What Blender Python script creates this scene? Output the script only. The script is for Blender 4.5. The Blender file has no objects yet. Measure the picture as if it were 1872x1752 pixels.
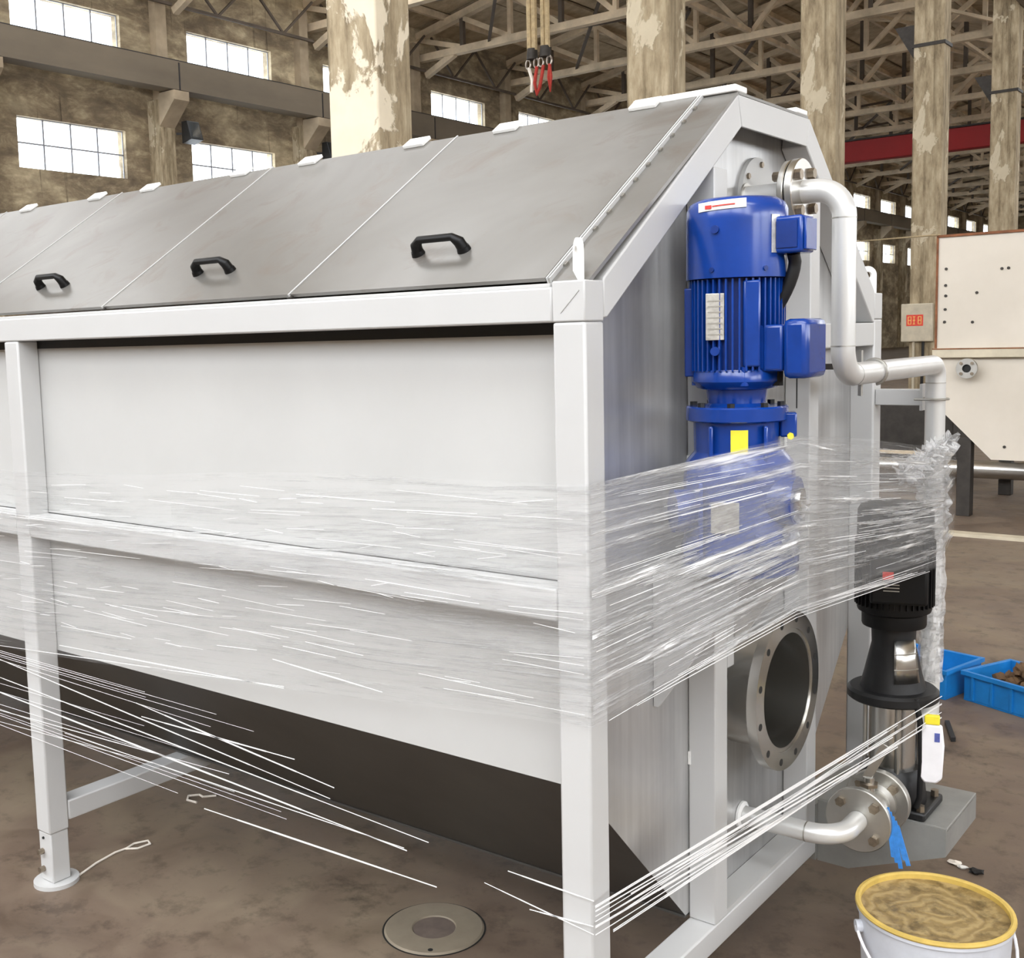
import bpy, bmesh, math, random
from mathutils import Vector, Matrix
random.seed(7)
SC = bpy.context.scene
COL = SC.collection
PI = math.pi

# ------------------------------------------------------------------ camera
cam_d = bpy.data.cameras.new('camera'); cam = bpy.data.objects.new('camera', cam_d); COL.objects.link(cam)
cam_d.sensor_fit = 'HORIZONTAL'; cam_d.sensor_width = 36.0
cam_d.lens = 2067.78 / 1872 * 36.0
cam_d.shift_x = (936 - 824.23) / 1872; cam_d.shift_y = (842.39 - 876) / 1872
cam_d.clip_start = 0.05; cam_d.clip_end = 400
RT = Vector((0.7811201548, 0.6238360355, -0.0260749795))
DN = Vector((0.0464605352, -0.0997184705, -0.9939304027))
FW = Vector((-0.6226497590, 0.7751676125, -0.1068758632))
m = Matrix((RT, -DN, -FW)).transposed().to_4x4()
m.translation = Vector((1.08784306, -1.74902406, 1.6))
cam.matrix_world = m
SC.camera = cam

# ------------------------------------------------------------------ light
world = bpy.data.worlds.new('world'); SC.world = world; world.use_nodes = True
wn = world.node_tree; wn.nodes.clear()
wo = wn.nodes.new('ShaderNodeOutputWorld'); wb = wn.nodes.new('ShaderNodeBackground')
wb.inputs[0].default_value = (0.955, 0.985, 1.03, 1); wb.inputs[1].default_value = 4.0
wn.links.new(wb.outputs[0], wo.inputs[0])
def portal(name, loc, rot, sx, sy):
    l = bpy.data.lights.new(name, 'AREA'); l.shape = 'RECTANGLE'; l.size = sx; l.size_y = sy
    l.cycles.is_portal = True
    o = bpy.data.objects.new(name, l); COL.objects.link(o); o.location = loc; o.rotation_euler = rot
    return o
portal('clerestory_daylight', (-6.5, -9.2, 9.2), (PI/2, 0, PI), 43, 7.2)     # unseen high window band, put in behind the camera to light the front
portal('window_band_daylight', (14.9, 14, 5.1), (PI/2, 0, PI/2), 46, 3.4)   # unseen window band, added to the near hall to light the end face
SKY = [(-5.5, 2.2), (22.0, .7), (34.0, 1.0), (46.0, 3.2), (60.0, 3.2), (74.0, 3.2), (88.0, 3.2), (102.0, 3.2)]
for yk, hk in SKY[:4]: portal('skylight_daylight', (4.5, yk, 12.9), (0, 0, 0), 17, 2*hk)  # unseen skylight strips added to the near hall's roof for brightness
SKF = [-4.0, 6.0, 16.0, 25.0]                                                # unseen skylight strips added to the far hall's roof to brighten it
SC.view_settings.view_transform = 'Standard'; SC.view_settings.look = 'None'
SC.view_settings.gamma = 1.0; SC.view_settings.use_curve_mapping = False
SC.view_settings.exposure = 0.84
SC.cycles.use_denoising = True
SC.cycles.transparent_max_bounces = 40
SC.cycles.max_bounces = 7; SC.cycles.diffuse_bounces = 4; SC.cycles.glossy_bounces = 4
SC.cycles.sample_clamp_indirect = 8.0

# ------------------------------------------------------------------ materials
def lin(c):
    return tuple(((v/255)/12.92 if v/255 <= .04045 else ((v/255+.055)/1.055)**2.4) for v in c) + (1,)
class NT:
    def __init__(s, name):
        s.m = bpy.data.materials.new(name); s.m.use_nodes = True; s.t = s.m.node_tree; s.t.nodes.clear()
        s.out = s.n('ShaderNodeOutputMaterial')
    def n(s, typ, **kw):
        nd = s.t.nodes.new(typ)
        for k, v in kw.items(): setattr(nd, k, v)
        return nd
    def l(s, a, b): s.t.links.new(a, b)
    def coord(s, scale=(1,1,1), kind='Object'):
        tc = s.n('ShaderNodeTexCoord'); mp = s.n('ShaderNodeMapping'); mp.inputs['Scale'].default_value = scale
        s.l(tc.outputs[kind], mp.inputs[0]); return mp.outputs[0]
    def noise(s, vec, scale, detail=4, rough=.6, dist=0):
        nz = s.n('ShaderNodeTexNoise'); s.l(vec, nz.inputs['Vector'])
        nz.inputs['Scale'].default_value = scale; nz.inputs['Detail'].default_value = detail
        nz.inputs['Roughness'].default_value = rough; nz.inputs['Distortion'].default_value = dist
        return nz.outputs[0]
    def ramp(s, fac, stops):
        r = s.n('ShaderNodeValToRGB'); s.l(fac, r.inputs[0]); e = r.color_ramp.elements
        e[0].position, e[0].color = stops[0][0], stops[0][1]; e[1].position, e[1].color = stops[-1][0], stops[-1][1]
        for p, c in stops[1:-1]:
            q = e.new(p); q.color = c
        return r.outputs[0]
    def mix(s, fac, a, b, blend='MIX'):
        x = s.n('ShaderNodeMix', data_type='RGBA', blend_type=blend)
        if isinstance(fac, (int, float)): x.inputs[0].default_value = fac
        else: s.l(fac, x.inputs[0])
        for v, i in ((a, 6), (b, 7)):
            if isinstance(v, tuple): x.inputs[i].default_value = v
            else: s.l(v, x.inputs[i])
        return x.outputs[2]
    def bsdf(s, col, rough=.5, metal=0.0, bump=None, bstr=.2, bdist=.01, spec=.5, **kw):
        b = s.n('ShaderNodeBsdfPrincipled')
        if isinstance(col, tuple): b.inputs['Base Color'].default_value = col
        else: s.l(col, b.inputs['Base Color'])
        if isinstance(rough, (int, float)): b.inputs['Roughness'].default_value = rough
        else: s.l(rough, b.inputs['Roughness'])
        b.inputs['Metallic'].default_value = metal; b.inputs['Specular IOR Level'].default_value = spec
        if bump is not None:
            bp = s.n('ShaderNodeBump'); bp.inputs['Strength'].default_value = bstr; bp.inputs['Distance'].default_value = bdist
            s.l(bump, bp.inputs['Height']); s.l(bp.outputs[0], b.inputs['Normal'])
        for k, v in kw.items(): b.inputs[k].default_value = v
        s.l(b.outputs[0], s.out.inputs[0]); return b
MATS = {}
def simple(name, c, rough=.5, metal=0.0, var=.12, vs=6.0, stretch=(1,1,1), bstr=0.0, spec=.5, **kw):
    t = NT(name); v = t.coord(stretch); nz = t.noise(v, vs, 5, .6)
    c = lin(c); lo = tuple(x*(1-var) for x in c[:3]) + (1,); hi = tuple(min(1, x*(1+var)) for x in c[:3]) + (1,)
    col = t.ramp(nz, [(.3, lo), (.7, hi)])
    t.bsdf(col, rough, metal, nz if bstr else None, bstr, .004, spec, **kw)
    MATS[name] = t.m; return t.m
simple('paint_grey', (192, 192, 190), .42, 0, .03, 3)
simple('paint_frame', (196, 196, 195), .38, 0, .02, 4)
simple('weld_bead', (235, 235, 232), .5, 0, .05, 40)
simple('stainless', (205, 203, 198), .27, 1, .06, 9, (1, 1, .2))
simple('pipe_silver', (226, 226, 224), .33, .45, .05, 9, (1, 1, .2))
simple('stainless_dull', (190, 188, 182), .42, 1, .1, 12)
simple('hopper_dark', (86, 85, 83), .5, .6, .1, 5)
simple('blue_paint', (10, 58, 142), .24, 0, .18, 9, bstr=.05, **{'Coat Weight': .5, 'Coat Roughness': .15})
simple('blue_dark', (9, 46, 118), .35, 0, .2, 14)
simple('black_plastic', (11, 11, 12), .45, 0, .2, 20, spec=.3)
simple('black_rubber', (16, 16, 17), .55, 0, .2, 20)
simple('black_cast', (30, 30, 31), .45, .2, .25, 30)
simple('bolt_steel', (150, 138, 122), .38, .9, .25, 60)
simple('white_label', (232, 230, 224), .5, 0, .08, 60)
simple('silver_label', (205, 203, 196), .35, .5, .25, 70)
simple('yellow_label', (243, 226, 60), .5, 0, .06, 50)
simple('red_print', (214, 60, 52), .5, 0, .05, 50)
simple('bag_white', (240, 239, 242), .45, 0, .03, 30)
simple('bag_print', (90, 100, 170), .5, 0, .2, 80)
simple('blue_strap', (60, 135, 215), .35, 0, .2, 60)
simple('blue_crate', (24, 122, 196), .42, 0, .12, 12)
simple('scrap', (110, 84, 58), .8, .1, .5, 30, bstr=.6)
simple('concrete_frame', (168, 152, 128), .85, 0, .25, 1.2, bstr=.1)
simple('truss_wood', (206, 188, 160), .85, 0, .3, 1.0, bstr=.1)
simple('truss_dark', (88, 78, 68), .8, 0, .3, 1.5)
simple('girder', (116, 106, 91), .85, 0, .25, .5, (1, .3, 1), bstr=.1)
simple('rail_dark', (52, 50, 50), .6, .3, .2, 3)
simple('red_crane', (158, 26, 26), .55, 0, .12, .6)
simple('lamp_black', (24, 25, 26), .4, 0, .2, 8)
simple('rope', (176, 156, 120), .85, 0, .25, 12)
simple('sling_red', (172, 52, 40), .75, 0, .25, 20)
simple('shackle', (160, 150, 140), .4, .8, .25, 20)
simple('rust', (128, 82, 54), .85, .1, .4, 14, bstr=.2)
simple('dark_steel', (62, 58, 54), .6, .5, .3, 8)
simple('box_metal', (196, 186, 164), .6, .1, .15, 5)
simple('sign_red', (222, 62, 40), .5, 0, .06, 20)
simple('sign_yellow', (252, 214, 120), .5, 0, .06, 20)
simple('string_white', (232, 224, 212), .8, 0, .08, 40)
simple('bucket_grey', (206, 209, 216), .4, 0, .08, 14)
simple('bucket_rim', (206, 176, 92), .5, 0, .15, 25)
simple('mullion', (150, 152, 158), .6, .2, .1, 4)
simple('hinge_white', (238, 238, 236), .45, 0, .03, 8)
simple('inside_grey', (140, 140, 138), .4, .6, .15, 10)
simple('cover_beige', (138, 127, 110), .6, .1, .1, 14, bstr=.1)
simple('cover_centre', (104, 92, 84), .7, 0, .2, 20)
simple('galvanised', (150, 150, 146), .5, .3, .1, 12)  # even mid grey of the pump console, darker than the frame paint
simple('pit_dark', (30, 30, 28), .7, 0, .2, 20)

def make_lid():
    t = NT('lid_sheet'); v = t.coord(); nz = t.noise(v, 1.6, 4, .6, .6)
    v2 = t.coord((2.2, 9, 9)); sc = t.noise(v2, 5, 6, .7)
    v3 = t.coord(); sm = t.noise(v3, 5.5, 5, .65, .8)
    col = t.ramp(nz, [(.3, lin((122, 119, 114))), (.55, lin((136, 134, 130))), (.75, lin((148, 146, 143)))])
    sm2 = t.ramp(sm, [(.55, (0, 0, 0, 1)), (.72, (1, 1, 1, 1))])
    col = t.mix(sm2, col, lin((124, 117, 110)))
    t.bsdf(col, .36, .5, sc, .02, .002); MATS['lid_sheet'] = t.m
make_lid()
def make_sheet():
    t = NT('steel_sheet'); v = t.coord((14, 14, .6)); nz = t.noise(v, 2.0, 5, .6); v2 = t.coord(); b = t.noise(v2, 3.2, 4, .6, .5)
    col = t.mix(.5, t.ramp(nz, [(.3, lin((168, 168, 168))), (.7, lin((214, 214, 213)))]), t.ramp(b, [(.3, lin((170, 170, 172))), (.7, lin((216, 215, 212)))]))
    r = t.ramp(b, [(.3, (.27,)*3+(1,)), (.7, (.42,)*3+(1,))])
    t.bsdf(col, r, .62); MATS['steel_sheet'] = t.m
make_sheet()
def make_floor():
    t = NT('floor_concrete'); v = t.coord(); big = t.noise(v, .9, 5, .6, .8); fine = t.noise(v, 9, 8, .7); mid = t.noise(v, 3.0, 6, .65, 1.0)
    a = t.ramp(big, [(.32, lin((84, 69, 56))), (.5, lin((112, 95, 80))), (.68, lin((140, 126, 104)))])
    b = t.ramp(mid, [(.3, lin((76, 63, 53))), (.5, lin((113, 98, 85))), (.72, lin((134, 121, 102)))])
    c = t.mix(.5, a, b)
    sp = t.ramp(fine, [(.36, lin((70, 60, 52))), (.48, (1, 1, 1, 1))])
    c = t.mix(.35, c, sp, 'MULTIPLY')
    dk = t.ramp(t.noise(v, 2.2, 7, .75, .3), [(.34, lin((60, 52, 46))), (.42, (1, 1, 1, 1))])
    c = t.mix(.4, c, dk, 'MULTIPLY')
    r = t.ramp(mid, [(.3, (.42,)*3+(1,)), (.7, (.7,)*3+(1,))])
    t.bsdf(c, r, 0, fine, .25, .004); MATS['floor_concrete'] = t.m
make_floor()
def make_wall():
    t = NT('wall_plaster'); v = t.coord((1, .7, 1.5)); st = t.coord((1, 2.6, .10))
    big = t.noise(v, .42, 6, .62, .3); mid = t.noise(v, 1.5, 9, .72, .35); streak = t.noise(st, 1.6, 6, .65)
    c = t.ramp(mid, [(.32, lin((62, 52, 43))), (.45, lin((112, 98, 80))), (.54, lin((158, 142, 115))), (.66, lin((226, 210, 174)))])
    c2 = t.ramp(big, [(.3, lin((92, 80, 66))), (.5, lin((146, 131, 107))), (.66, lin((228, 212, 176)))])
    c = t.mix(.55, c, c2)
    s = t.ramp(streak, [(.31, lin((70, 60, 50))), (.38, (1, 1, 1, 1))])
    c = t.mix(.6, c, s, 'MULTIPLY')
    t.bsdf(c, .9, 0, mid, .4, .05); MATS['wall_plaster'] = t.m
make_wall()
def make_column(name, cut, white):
    t = NT(name); v = t.coord((1, 1, .55)); st = t.coord((6, 6, .18))
    big = t.noise(v, 1.15, 7, .6, .4); mid = t.noise(t.coord((3, 3, .7)), 2.5, 7, .7); streak = t.noise(st, 1.3, 6, .65)
    con = t.ramp(mid, [(.28, lin((112, 98, 76))), (.5, lin((168, 152, 124))), (.72, lin((198, 184, 156)))])
    s = t.ramp(streak, [(.34, lin((118, 108, 80))), (.52, (1, 1, 1, 1))])
    con = t.mix(.5, con, s, 'MULTIPLY')
    pl = t.ramp(t.noise(t.coord(), 6, 4, .6), [(.3, lin(white)), (.7, lin(tuple(min(255, x+8) for x in white)))])
    mk = t.ramp(big, [(cut, (0, 0, 0, 1)), (cut+.015, (1, 1, 1, 1))])
    c = t.mix(mk, con, pl)
    t.bsdf(c, .88, 0, mk, .5, .02); MATS[name] = t.m
make_column('column_peeling', .50, (226, 214, 190))
make_column('column_mottled', .57, (198, 186, 160))
def make_roof():
    t = NT('roof_slab'); v = t.coord(); n1 = t.noise(v, .5, 6, .65, .6); n2 = t.noise(v, 2.5, 5, .6)
    c = t.ramp(n1, [(.3, lin((128, 114, 94))), (.5, lin((176, 158, 130))), (.7, lin((212, 194, 162)))])
    c = t.mix(.35, c, t.ramp(n2, [(.3, lin((120, 106, 86))), (.7, lin((216, 200, 170)))]))
    t.bsdf(c, .9, 0, n2, .2, .02); MATS['roof_slab'] = t.m
make_roof()
def make_tank():
    t = NT('tank_cream'); v = t.coord(); n1 = t.noise(v, 1.2, 5, .6); n2 = t.noise(t.coord((3, 3, .5)), 3, 6, .7)
    c = t.ramp(n1, [(.3, lin((194, 186, 172))), (.7, lin((208, 200, 187)))])
    r = t.ramp(n2, [(.70, (0, 0, 0, 1)), (.8, (1, 1, 1, 1))])
    c = t.mix(r, c, lin((176, 150, 116)))
    t.bsdf(c, .55); MATS['tank_cream'] = t.m
make_tank()
def make_lidpaint():
    t = NT('bucket_paint'); tc = t.n('ShaderNodeTexCoord'); mp = t.n('ShaderNodeMapping'); t.l(tc.outputs['Object'], mp.inputs[0])
    wv = t.n('ShaderNodeTexWave', wave_type='RINGS', rings_direction='Z'); t.l(mp.outputs[0], wv.inputs[0])
    wv.inputs['Scale'].default_value = 9; wv.inputs['Distortion'].default_value = 14; wv.inputs['Detail'].default_value = 3; wv.inputs['Detail Scale'].default_value = 1.4
    nz = t.noise(mp.outputs[0], 16, 6, .7)
    c = t.ramp(wv.outputs[0], [(.1, lin((142, 119, 75))), (.5, lin((156, 132, 86))), (.9, lin((168, 145, 98)))])
    d = t.ramp(nz, [(.36, lin((70, 55, 34))), (.52, (1, 1, 1, 1))])
    c = t.mix(.6, c, d, 'MULTIPLY')
    t.bsdf(c, .45, 0, wv.outputs[0], .3, .004); MATS['bucket_paint'] = t.m
make_lidpaint()
def make_glass():
    t = NT('window_glass'); tr = t.n('ShaderNodeBsdfTransparent'); tr.inputs[0].default_value = (.93, .96, .98, 1)
    gl = t.n('ShaderNodeBsdfGlossy'); gl.inputs['Roughness'].default_value = .05
    mx = t.n('ShaderNodeMixShader'); mx.inputs[0].default_value = .05; t.l(tr.outputs[0], mx.inputs[1]); t.l(gl.outputs[0], mx.inputs[2])
    t.l(mx.outputs[0], t.out.inputs[0]); MATS['window_glass'] = t.m
make_glass()
def make_film(name, base, gain, us=1.6, vs=70.0, lo=.52, hi=.70):
    """thin stretch film: mostly see-through, with stretched white creases along its length (UV u = metres along, v = metres up)"""
    t = NT(name)
    def streak(su, sv, lo, hi, dist):
        v = t.coord((su, sv, 1), 'UV'); n = t.noise(v, 1.0, 6, .72, dist)
        return t.ramp(n, [(lo, (0, 0, 0, 1)), (hi, (1, 1, 1, 1))])
    a = streak(us, vs, lo, hi, .25); b = streak(us*2.6, vs*2.3, .56, .70, .2)
    patch = t.ramp(t.noise(t.coord((1.3, 5.5, 1), 'UV'), 1.0, 4, .6), [(.36, (.12,)*3+(1,)), (.62, (1, 1, 1, 1))])
    s = t.mix(1.0, a, b, 'ADD'); s = t.mix(1.0, s, patch, 'MULTIPLY')
    mth = t.n('ShaderNodeMath', operation='MULTIPLY_ADD', use_clamp=True); t.l(s, mth.inputs[0])
    mth.inputs[1].default_value = gain; mth.inputs[2].default_value = base
    tr = t.n('ShaderNodeBsdfTransparent')
    df = t.n('ShaderNodeBsdfPrincipled'); df.inputs['Base Color'].default_value = (.98, .98, .98, 1); df.inputs['Roughness'].default_value = .14
    df.inputs['Specular IOR Level'].default_value = .9
    bp = t.n('ShaderNodeBump'); bp.inputs['Strength'].default_value = .9; bp.inputs['Distance'].default_value = .02
    t.l(s, bp.inputs['Height']); t.l(bp.outputs[0], df.inputs['Normal'])
    mx = t.n('ShaderNodeMixShader'); t.l(mth.outputs[0], mx.inputs[0]); t.l(tr.outputs[0], mx.inputs[1]); t.l(df.outputs[0], mx.inputs[2])
    t.l(mx.outputs[0], t.out.inputs[0]); MATS[name] = t.m
make_film('film', .06, .56)
make_film('film_end', .04, 1.35, 2.2, 36, .49, .61)
make_film('film_dense', .34, .8, 4, 60)
simple('film_strand', (244, 244, 244), .3, 0, .02, 10, spec=.8)

# ------------------------------------------------------------------ mesh helpers
OFF = {}
class MB:
    def __init__(s): s.v = []; s.f = []; s.uv = None
    def add(s, vs, fs):
        n = len(s.v); s.v += [tuple(v) for v in vs]; s.f += [tuple(i+n for i in f) for f in fs]; return s
    def box(s, x0, x1, y0, y1, z0, z1):
        v = [(x, y, z) for z in (z0, z1) for y in (y0, y1) for x in (x0, x1)]
        return s.add(v, [(0,2,3,1), (4,5,7,6), (0,1,5,4), (2,6,7,3), (0,4,6,2), (1,3,7,5)])
    def bar(s, a, b, w, h, up=(0,0,1)):
        a = Vector(a); b = Vector(b); d = (b-a).normalized(); u = Vector(up)
        sd = d.cross(u)
        if sd.length < 1e-4: sd = d.cross(Vector((1,0,0)))
        sd.normalize(); u = sd.cross(d).normalized(); sd = sd*w/2; u = u*h/2
        v = [p + i*sd + j*u for p in (a, b) for i, j in ((-1,-1), (1,-1), (1,1), (-1,1))]
        return s.add(v, [(0,1,2,3), (7,6,5,4), (0,4,5,1), (1,5,6,2), (2,6,7,3), (3,7,4,0)])
    def cyl(s, a, b, r0, r1=None, n=24, caps=True):
        r1 = r0 if r1 is None else r1; a = Vector(a); b = Vector(b); d = (b-a).normalized()
        u = d.orthogonal().normalized(); w = d.cross(u)
        v = []
        for p, r in ((a, r0), (b, r1)):
            v += [p + (u*math.cos(2*PI*k/n) + w*math.sin(2*PI*k/n))*r for k in range(n)]
        f = [(k, (k+1) % n, n+(k+1) % n, n+k) for k in range(n)]
        if caps: f += [tuple(range(n-1, -1, -1)), tuple(range(n, 2*n))]
        return s.add(v, f)
    def tube(s, path, r, n=10, caps=True):
        P = [Vector(p) for p in path]; rings = []; u = None
        for i, p in enumerate(P):
            d = ((P[min(i+1, len(P)-1)] - P[i]).normalized() + (P[i] - P[max(i-1, 0)]).normalized()).normalized()
            if u is None: u = d.orthogonal().normalized()
            u = (u - d*u.dot(d)).normalized(); w = d.cross(u)
            rr = r[i] if isinstance(r, (list, tuple)) else r
            rings.append([p + (u*math.cos(2*PI*k/n) + w*math.sin(2*PI*k/n))*rr for k in range(n)])
        v = [q for rg in rings for q in rg]; f = []
        for i in range(len(P)-1):
            f += [(i*n+k, i*n+(k+1) % n, (i+1)*n+(k+1) % n, (i+1)*n+k) for k in range(n)]
        if caps: f += [tuple(range(n-1, -1, -1)), tuple(range((len(P)-1)*n, len(P)*n))]
        return s.add(v, f)
    def lathe(s, prof, o=(0,0,0), n=40, axis='z'):
        v = []; L = len(prof)
        for r, h in prof:
            for k in range(n):
                a = 2*PI*k/n; c, q = r*math.cos(a), r*math.sin(a)
                p = {'z': (c, q, h), 'x': (h, c, q), 'y': (q, h, c)}[axis]
                v.append((o[0]+p[0], o[1]+p[1], o[2]+p[2]))
        f = [(i*n+k, i*n+(k+1) % n, (i+1)*n+(k+1) % n, (i+1)*n+k) for i in range(L-1) for k in range(n)]
        if prof[0][0] > 1e-6: pass
        return s.add(v, f)
    def prism(s, poly, axis, a, b):
        def P(p, h): return {'x': (h, p[0], p[1]), 'y': (p[0], h, p[1]), 'z': (p[0], p[1], h)}[axis]
        n = len(poly); v = [P(p, a) for p in poly] + [P(p, b) for p in poly]
        f = [tuple(range(n-1, -1, -1)), tuple(range(n, 2*n))] + [(k, (k+1) % n, n+(k+1) % n, n+k) for k in range(n)]
        return s.add(v, f)
    def sphere(s, c, r, n=12, m=8):
        v = []; 
        rx, ry, rz = (r, r, r) if isinstance(r, (int, float)) else r
        for i in range(m+1):
            t = PI*i/m
            for k in range(n): v.append((c[0]+rx*math.sin(t)*math.cos(2*PI*k/n), c[1]+ry*math.sin(t)*math.sin(2*PI*k/n), c[2]+rz*math.cos(t)))
        return s.add(v, [(i*n+k, (i+1)*n+k, (i+1)*n+(k+1) % n, i*n+(k+1) % n) for i in range(m) for k in range(n)])
    def mesh(s, name, mat, off=(0,0,0), smooth=True):
        me = bpy.data.meshes.new(name)
        me.from_pydata([(v[0]-off[0], v[1]-off[1], v[2]-off[2]) for v in s.v], [], s.f)
        bm = bmesh.new(); bm.from_mesh(me)
        bmesh.ops.remove_doubles(bm, verts=bm.verts, dist=1e-6)
        bmesh.ops.recalc_face_normals(bm, faces=bm.faces); bm.to_mesh(me); bm.free()
        me.materials.append(MATS[mat])
        if smooth:
            for p in me.polygons: p.use_smooth = True
            me.set_sharp_from_angle(angle=math.radians(38))
        return me
    def build(s, name, mat, parent=None, bevel=0.0, smooth=True, loc=None):
        off = OFF.get(parent.name, (0,0,0)) if parent else (loc or (0,0,0))
        o = bpy.data.objects.new(name, s.mesh(name, mat, off, smooth)); COL.objects.link(o)
        if parent: o.parent = parent
        elif loc: o.location = loc
        OFF[o.name] = off
        if bevel:
            b = o.modifiers.new('bevel', 'BEVEL'); b.width = bevel; b.segments = 2; b.limit_method = 'ANGLE'; b.angle_limit = .6
        return o
def tag(o, label=None, cat=None, group=None, kind=None):
    if label: o['label'] = label
    if cat: o['category'] = cat
    if group: o['group'] = group
    if kind: o['kind'] = kind
    return o
def thing(name, loc, label, cat, group=None):
    o = bpy.data.objects.new(name, None); COL.objects.link(o); o.location = loc; o.empty_display_size = .1
    OFF[o.name] = tuple(loc); return tag(o, label, cat, group)
def child(o, parent, name=None):
    c = o.copy(); COL.objects.link(c); c.parent = parent
    return c
def copy_tree(o, dx, parent=None):
    c = o.copy(); COL.objects.link(c)
    if parent is None: c.location = Vector(o.location) + Vector(dx)
    else: c.parent = parent
    for ch in list(o.children): copy_tree(ch, dx, c)
    return c
def B(*a): return MB().box(*a)
def arc(c, r, a0, a1, n, e1, e2):
    c = Vector(c); e1 = Vector(e1); e2 = Vector(e2)
    return [c + e1*r*math.cos(a0+(a1-a0)*k/n) + e2*r*math.sin(a0+(a1-a0)*k/n) for k in range(n+1)]

# ------------------------------------------------------------------ the hall
def struct(o): o['kind'] = 'structure'; return o
struct(B(-28.4, 15.4, -9.6, 130, -.3, 0).build('floor', 'floor_concrete'))
YB = [15.1 + 6*k for k in range(-4, 19)]
W0, W1 = .72, 4.25
LZ0, LZ1, UZ0, UZ1 = 6.63, 8.03, 10.1, 11.38
w = MB()
ys = -9.2
for yb in YB:
    w.box(-28.4, -28, ys, yb+W0, 0, 13.6)
    for z0, z1 in ((0, LZ0), (LZ1, UZ0), (UZ1, 13.6)): w.box(-28.4, -28, yb+W0, yb+W1, z0, z1)
    ys = yb + W1
w.box(-28.4, -28, ys, 130, 0, 13.6)
struct(w.build('wall_left', 'wall_plaster', smooth=False))
struct(B(-28.4, 15.4, 130, 130.4, 0, 16).build('wall_far', 'wall_plaster', smooth=False))
w = MB()
w.box(15, 15.4, -9.2, 130, 0, 3.4).box(15, 15.4, -9.2, 130, 6.8, 13.4).box(15, 15.4, 37, 130, 3.4, 6.8)
for k in range(8): w.box(15, 15.4, -9.2 + 6*k, -8.4 + 6*k, 3.4, 6.8)
struct(w.build('wall_right', 'wall_plaster', smooth=False))

w = B(-28.4, 15.4, -9.6, -9.2, 0, 5.6)
for k in range(8): w.box(-28.4+6*k, -27.8+6*k, -9.6, -9.2, 5.6, 12.8)
w.box(-28.4, 15.4, -9.6, -9.2, 12.8, 16.2)
struct(w.build('wall_back', 'wall_plaster', smooth=False))

def window_proto(rows, z0, z1):
    """one steel window: frame bars plus single panes, local origin at its lower near corner"""
    H = z1 - z0; L = W1 - W0; fr = MB(); t = .045
    for k in range(5): fr.box(-.02, .01, k*L/4 - t/2, k*L/4 + t/2, 0, H)
    for r in range(rows+1): fr.box(-.02, .01, 0, L, r*H/rows - t/2, r*H/rows + t/2)
    pane = B(-.012, -.006, t/2, L/4 - t/2, t/2, H/rows - t/2)
    return fr.mesh('window_frame', 'mullion'), pane.mesh('pane', 'window_glass'), L/4, H/rows
FL = window_proto(2, LZ0, LZ1); FU = window_proto(1, UZ0, UZ1)
nwin = 0
for i, yb in enumerate(YB):
    for (fm, pm, pw, ph), rows, z0 in ((FL, 2, LZ0), (FU, 1, UZ0)):
        nwin += 1
        o = bpy.data.objects.new('window_%d' % nwin, fm); COL.objects.link(o); o.location = (-28.15, yb+W0, z0); struct(o)
        if i < 3: continue
        for c in range(4):
            for r in range(rows):
                p = bpy.data.objects.new('pane', pm); COL.objects.link(p); p.parent = o; p.location = (0, c*pw, r*ph)

# roof of the far hall: slabs on purlins, and the near hall's roof; skylight gaps in both are added for light
cm = MB(); ys = -9.2
cut = [(y0, y1) for yc in SKF for y0, y1 in ((yc-1.5, yc+1.5),)]
for y0, y1 in cut + [(130, 130)]:
    for sg in (-1, 1): cm.prism([(-17, 15.95), (-17+sg*11.4, 13.67), (-17+sg*11.4, 13.87), (-17, 16.15)], 'y', ys, y0)
    if y1 > y0:
        for sg in (-1, 1):
            for d0, d1 in ((0, 2.5), (8.5, 11.4)):
                cm.prism([(-17+sg*d0, 15.95-.2*d0), (-17+sg*d1, 15.95-.2*d1), (-17+sg*d1, 16.15-.2*d1), (-17+sg*d0, 16.15-.2*d0)], 'y', y0, y1)
    ys = y1
ceil = struct(cm.build('ceiling', 'roof_slab', smooth=False))
def roofz(x): return 15.9 - abs(x+17)*.2
slab = MB()
slab.box(-.74, .74, .03, 5.97, -.10, 0)
sm = slab.mesh('roof_slab', 'roof_slab', smooth=False)
for yb in YB[6:]:
    if yb > 100 or yb < 26.9: continue
    for k in range(14):
        x = -27.3 + 1.55*k
        if abs(x+17) < .7: continue
        o = bpy.data.objects.new('roof_slab', sm); COL.objects.link(o); o.parent = ceil
        o.location = (x, yb, roofz(x) - .02 - .03*((k*7 + int(yb)) % 3)); o.rotation_euler = (0, math.atan(.2)*(-1 if x < -17 else 1), 0)
pm = B(-.07, .07, -9, 130, -.32, -.08).mesh('purlin', 'truss_wood')
for k in range(9):
    x = -26.6 + 2.4*k
    o = bpy.data.objects.new('purlin', pm); COL.objects.link(o); o.parent = ceil; o.location = (x, 0, roofz(x) - .05)
r2 = MB(); ys = -9.2
for yc, hk in SKY:
    r2.box(-6, 15.4, ys, yc-hk, 13.0, 13.3).box(-6, -4, yc-hk, yc+hk, 13.0, 13.3).box(13, 15.4, yc-hk, yc+hk, 13.0, 13.3); ys = yc+hk
r2.box(-6, 15.4, ys, 130, 13.0, 13.3)
struct(r2.build('ceiling', 'roof_slab', smooth=False))

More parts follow.
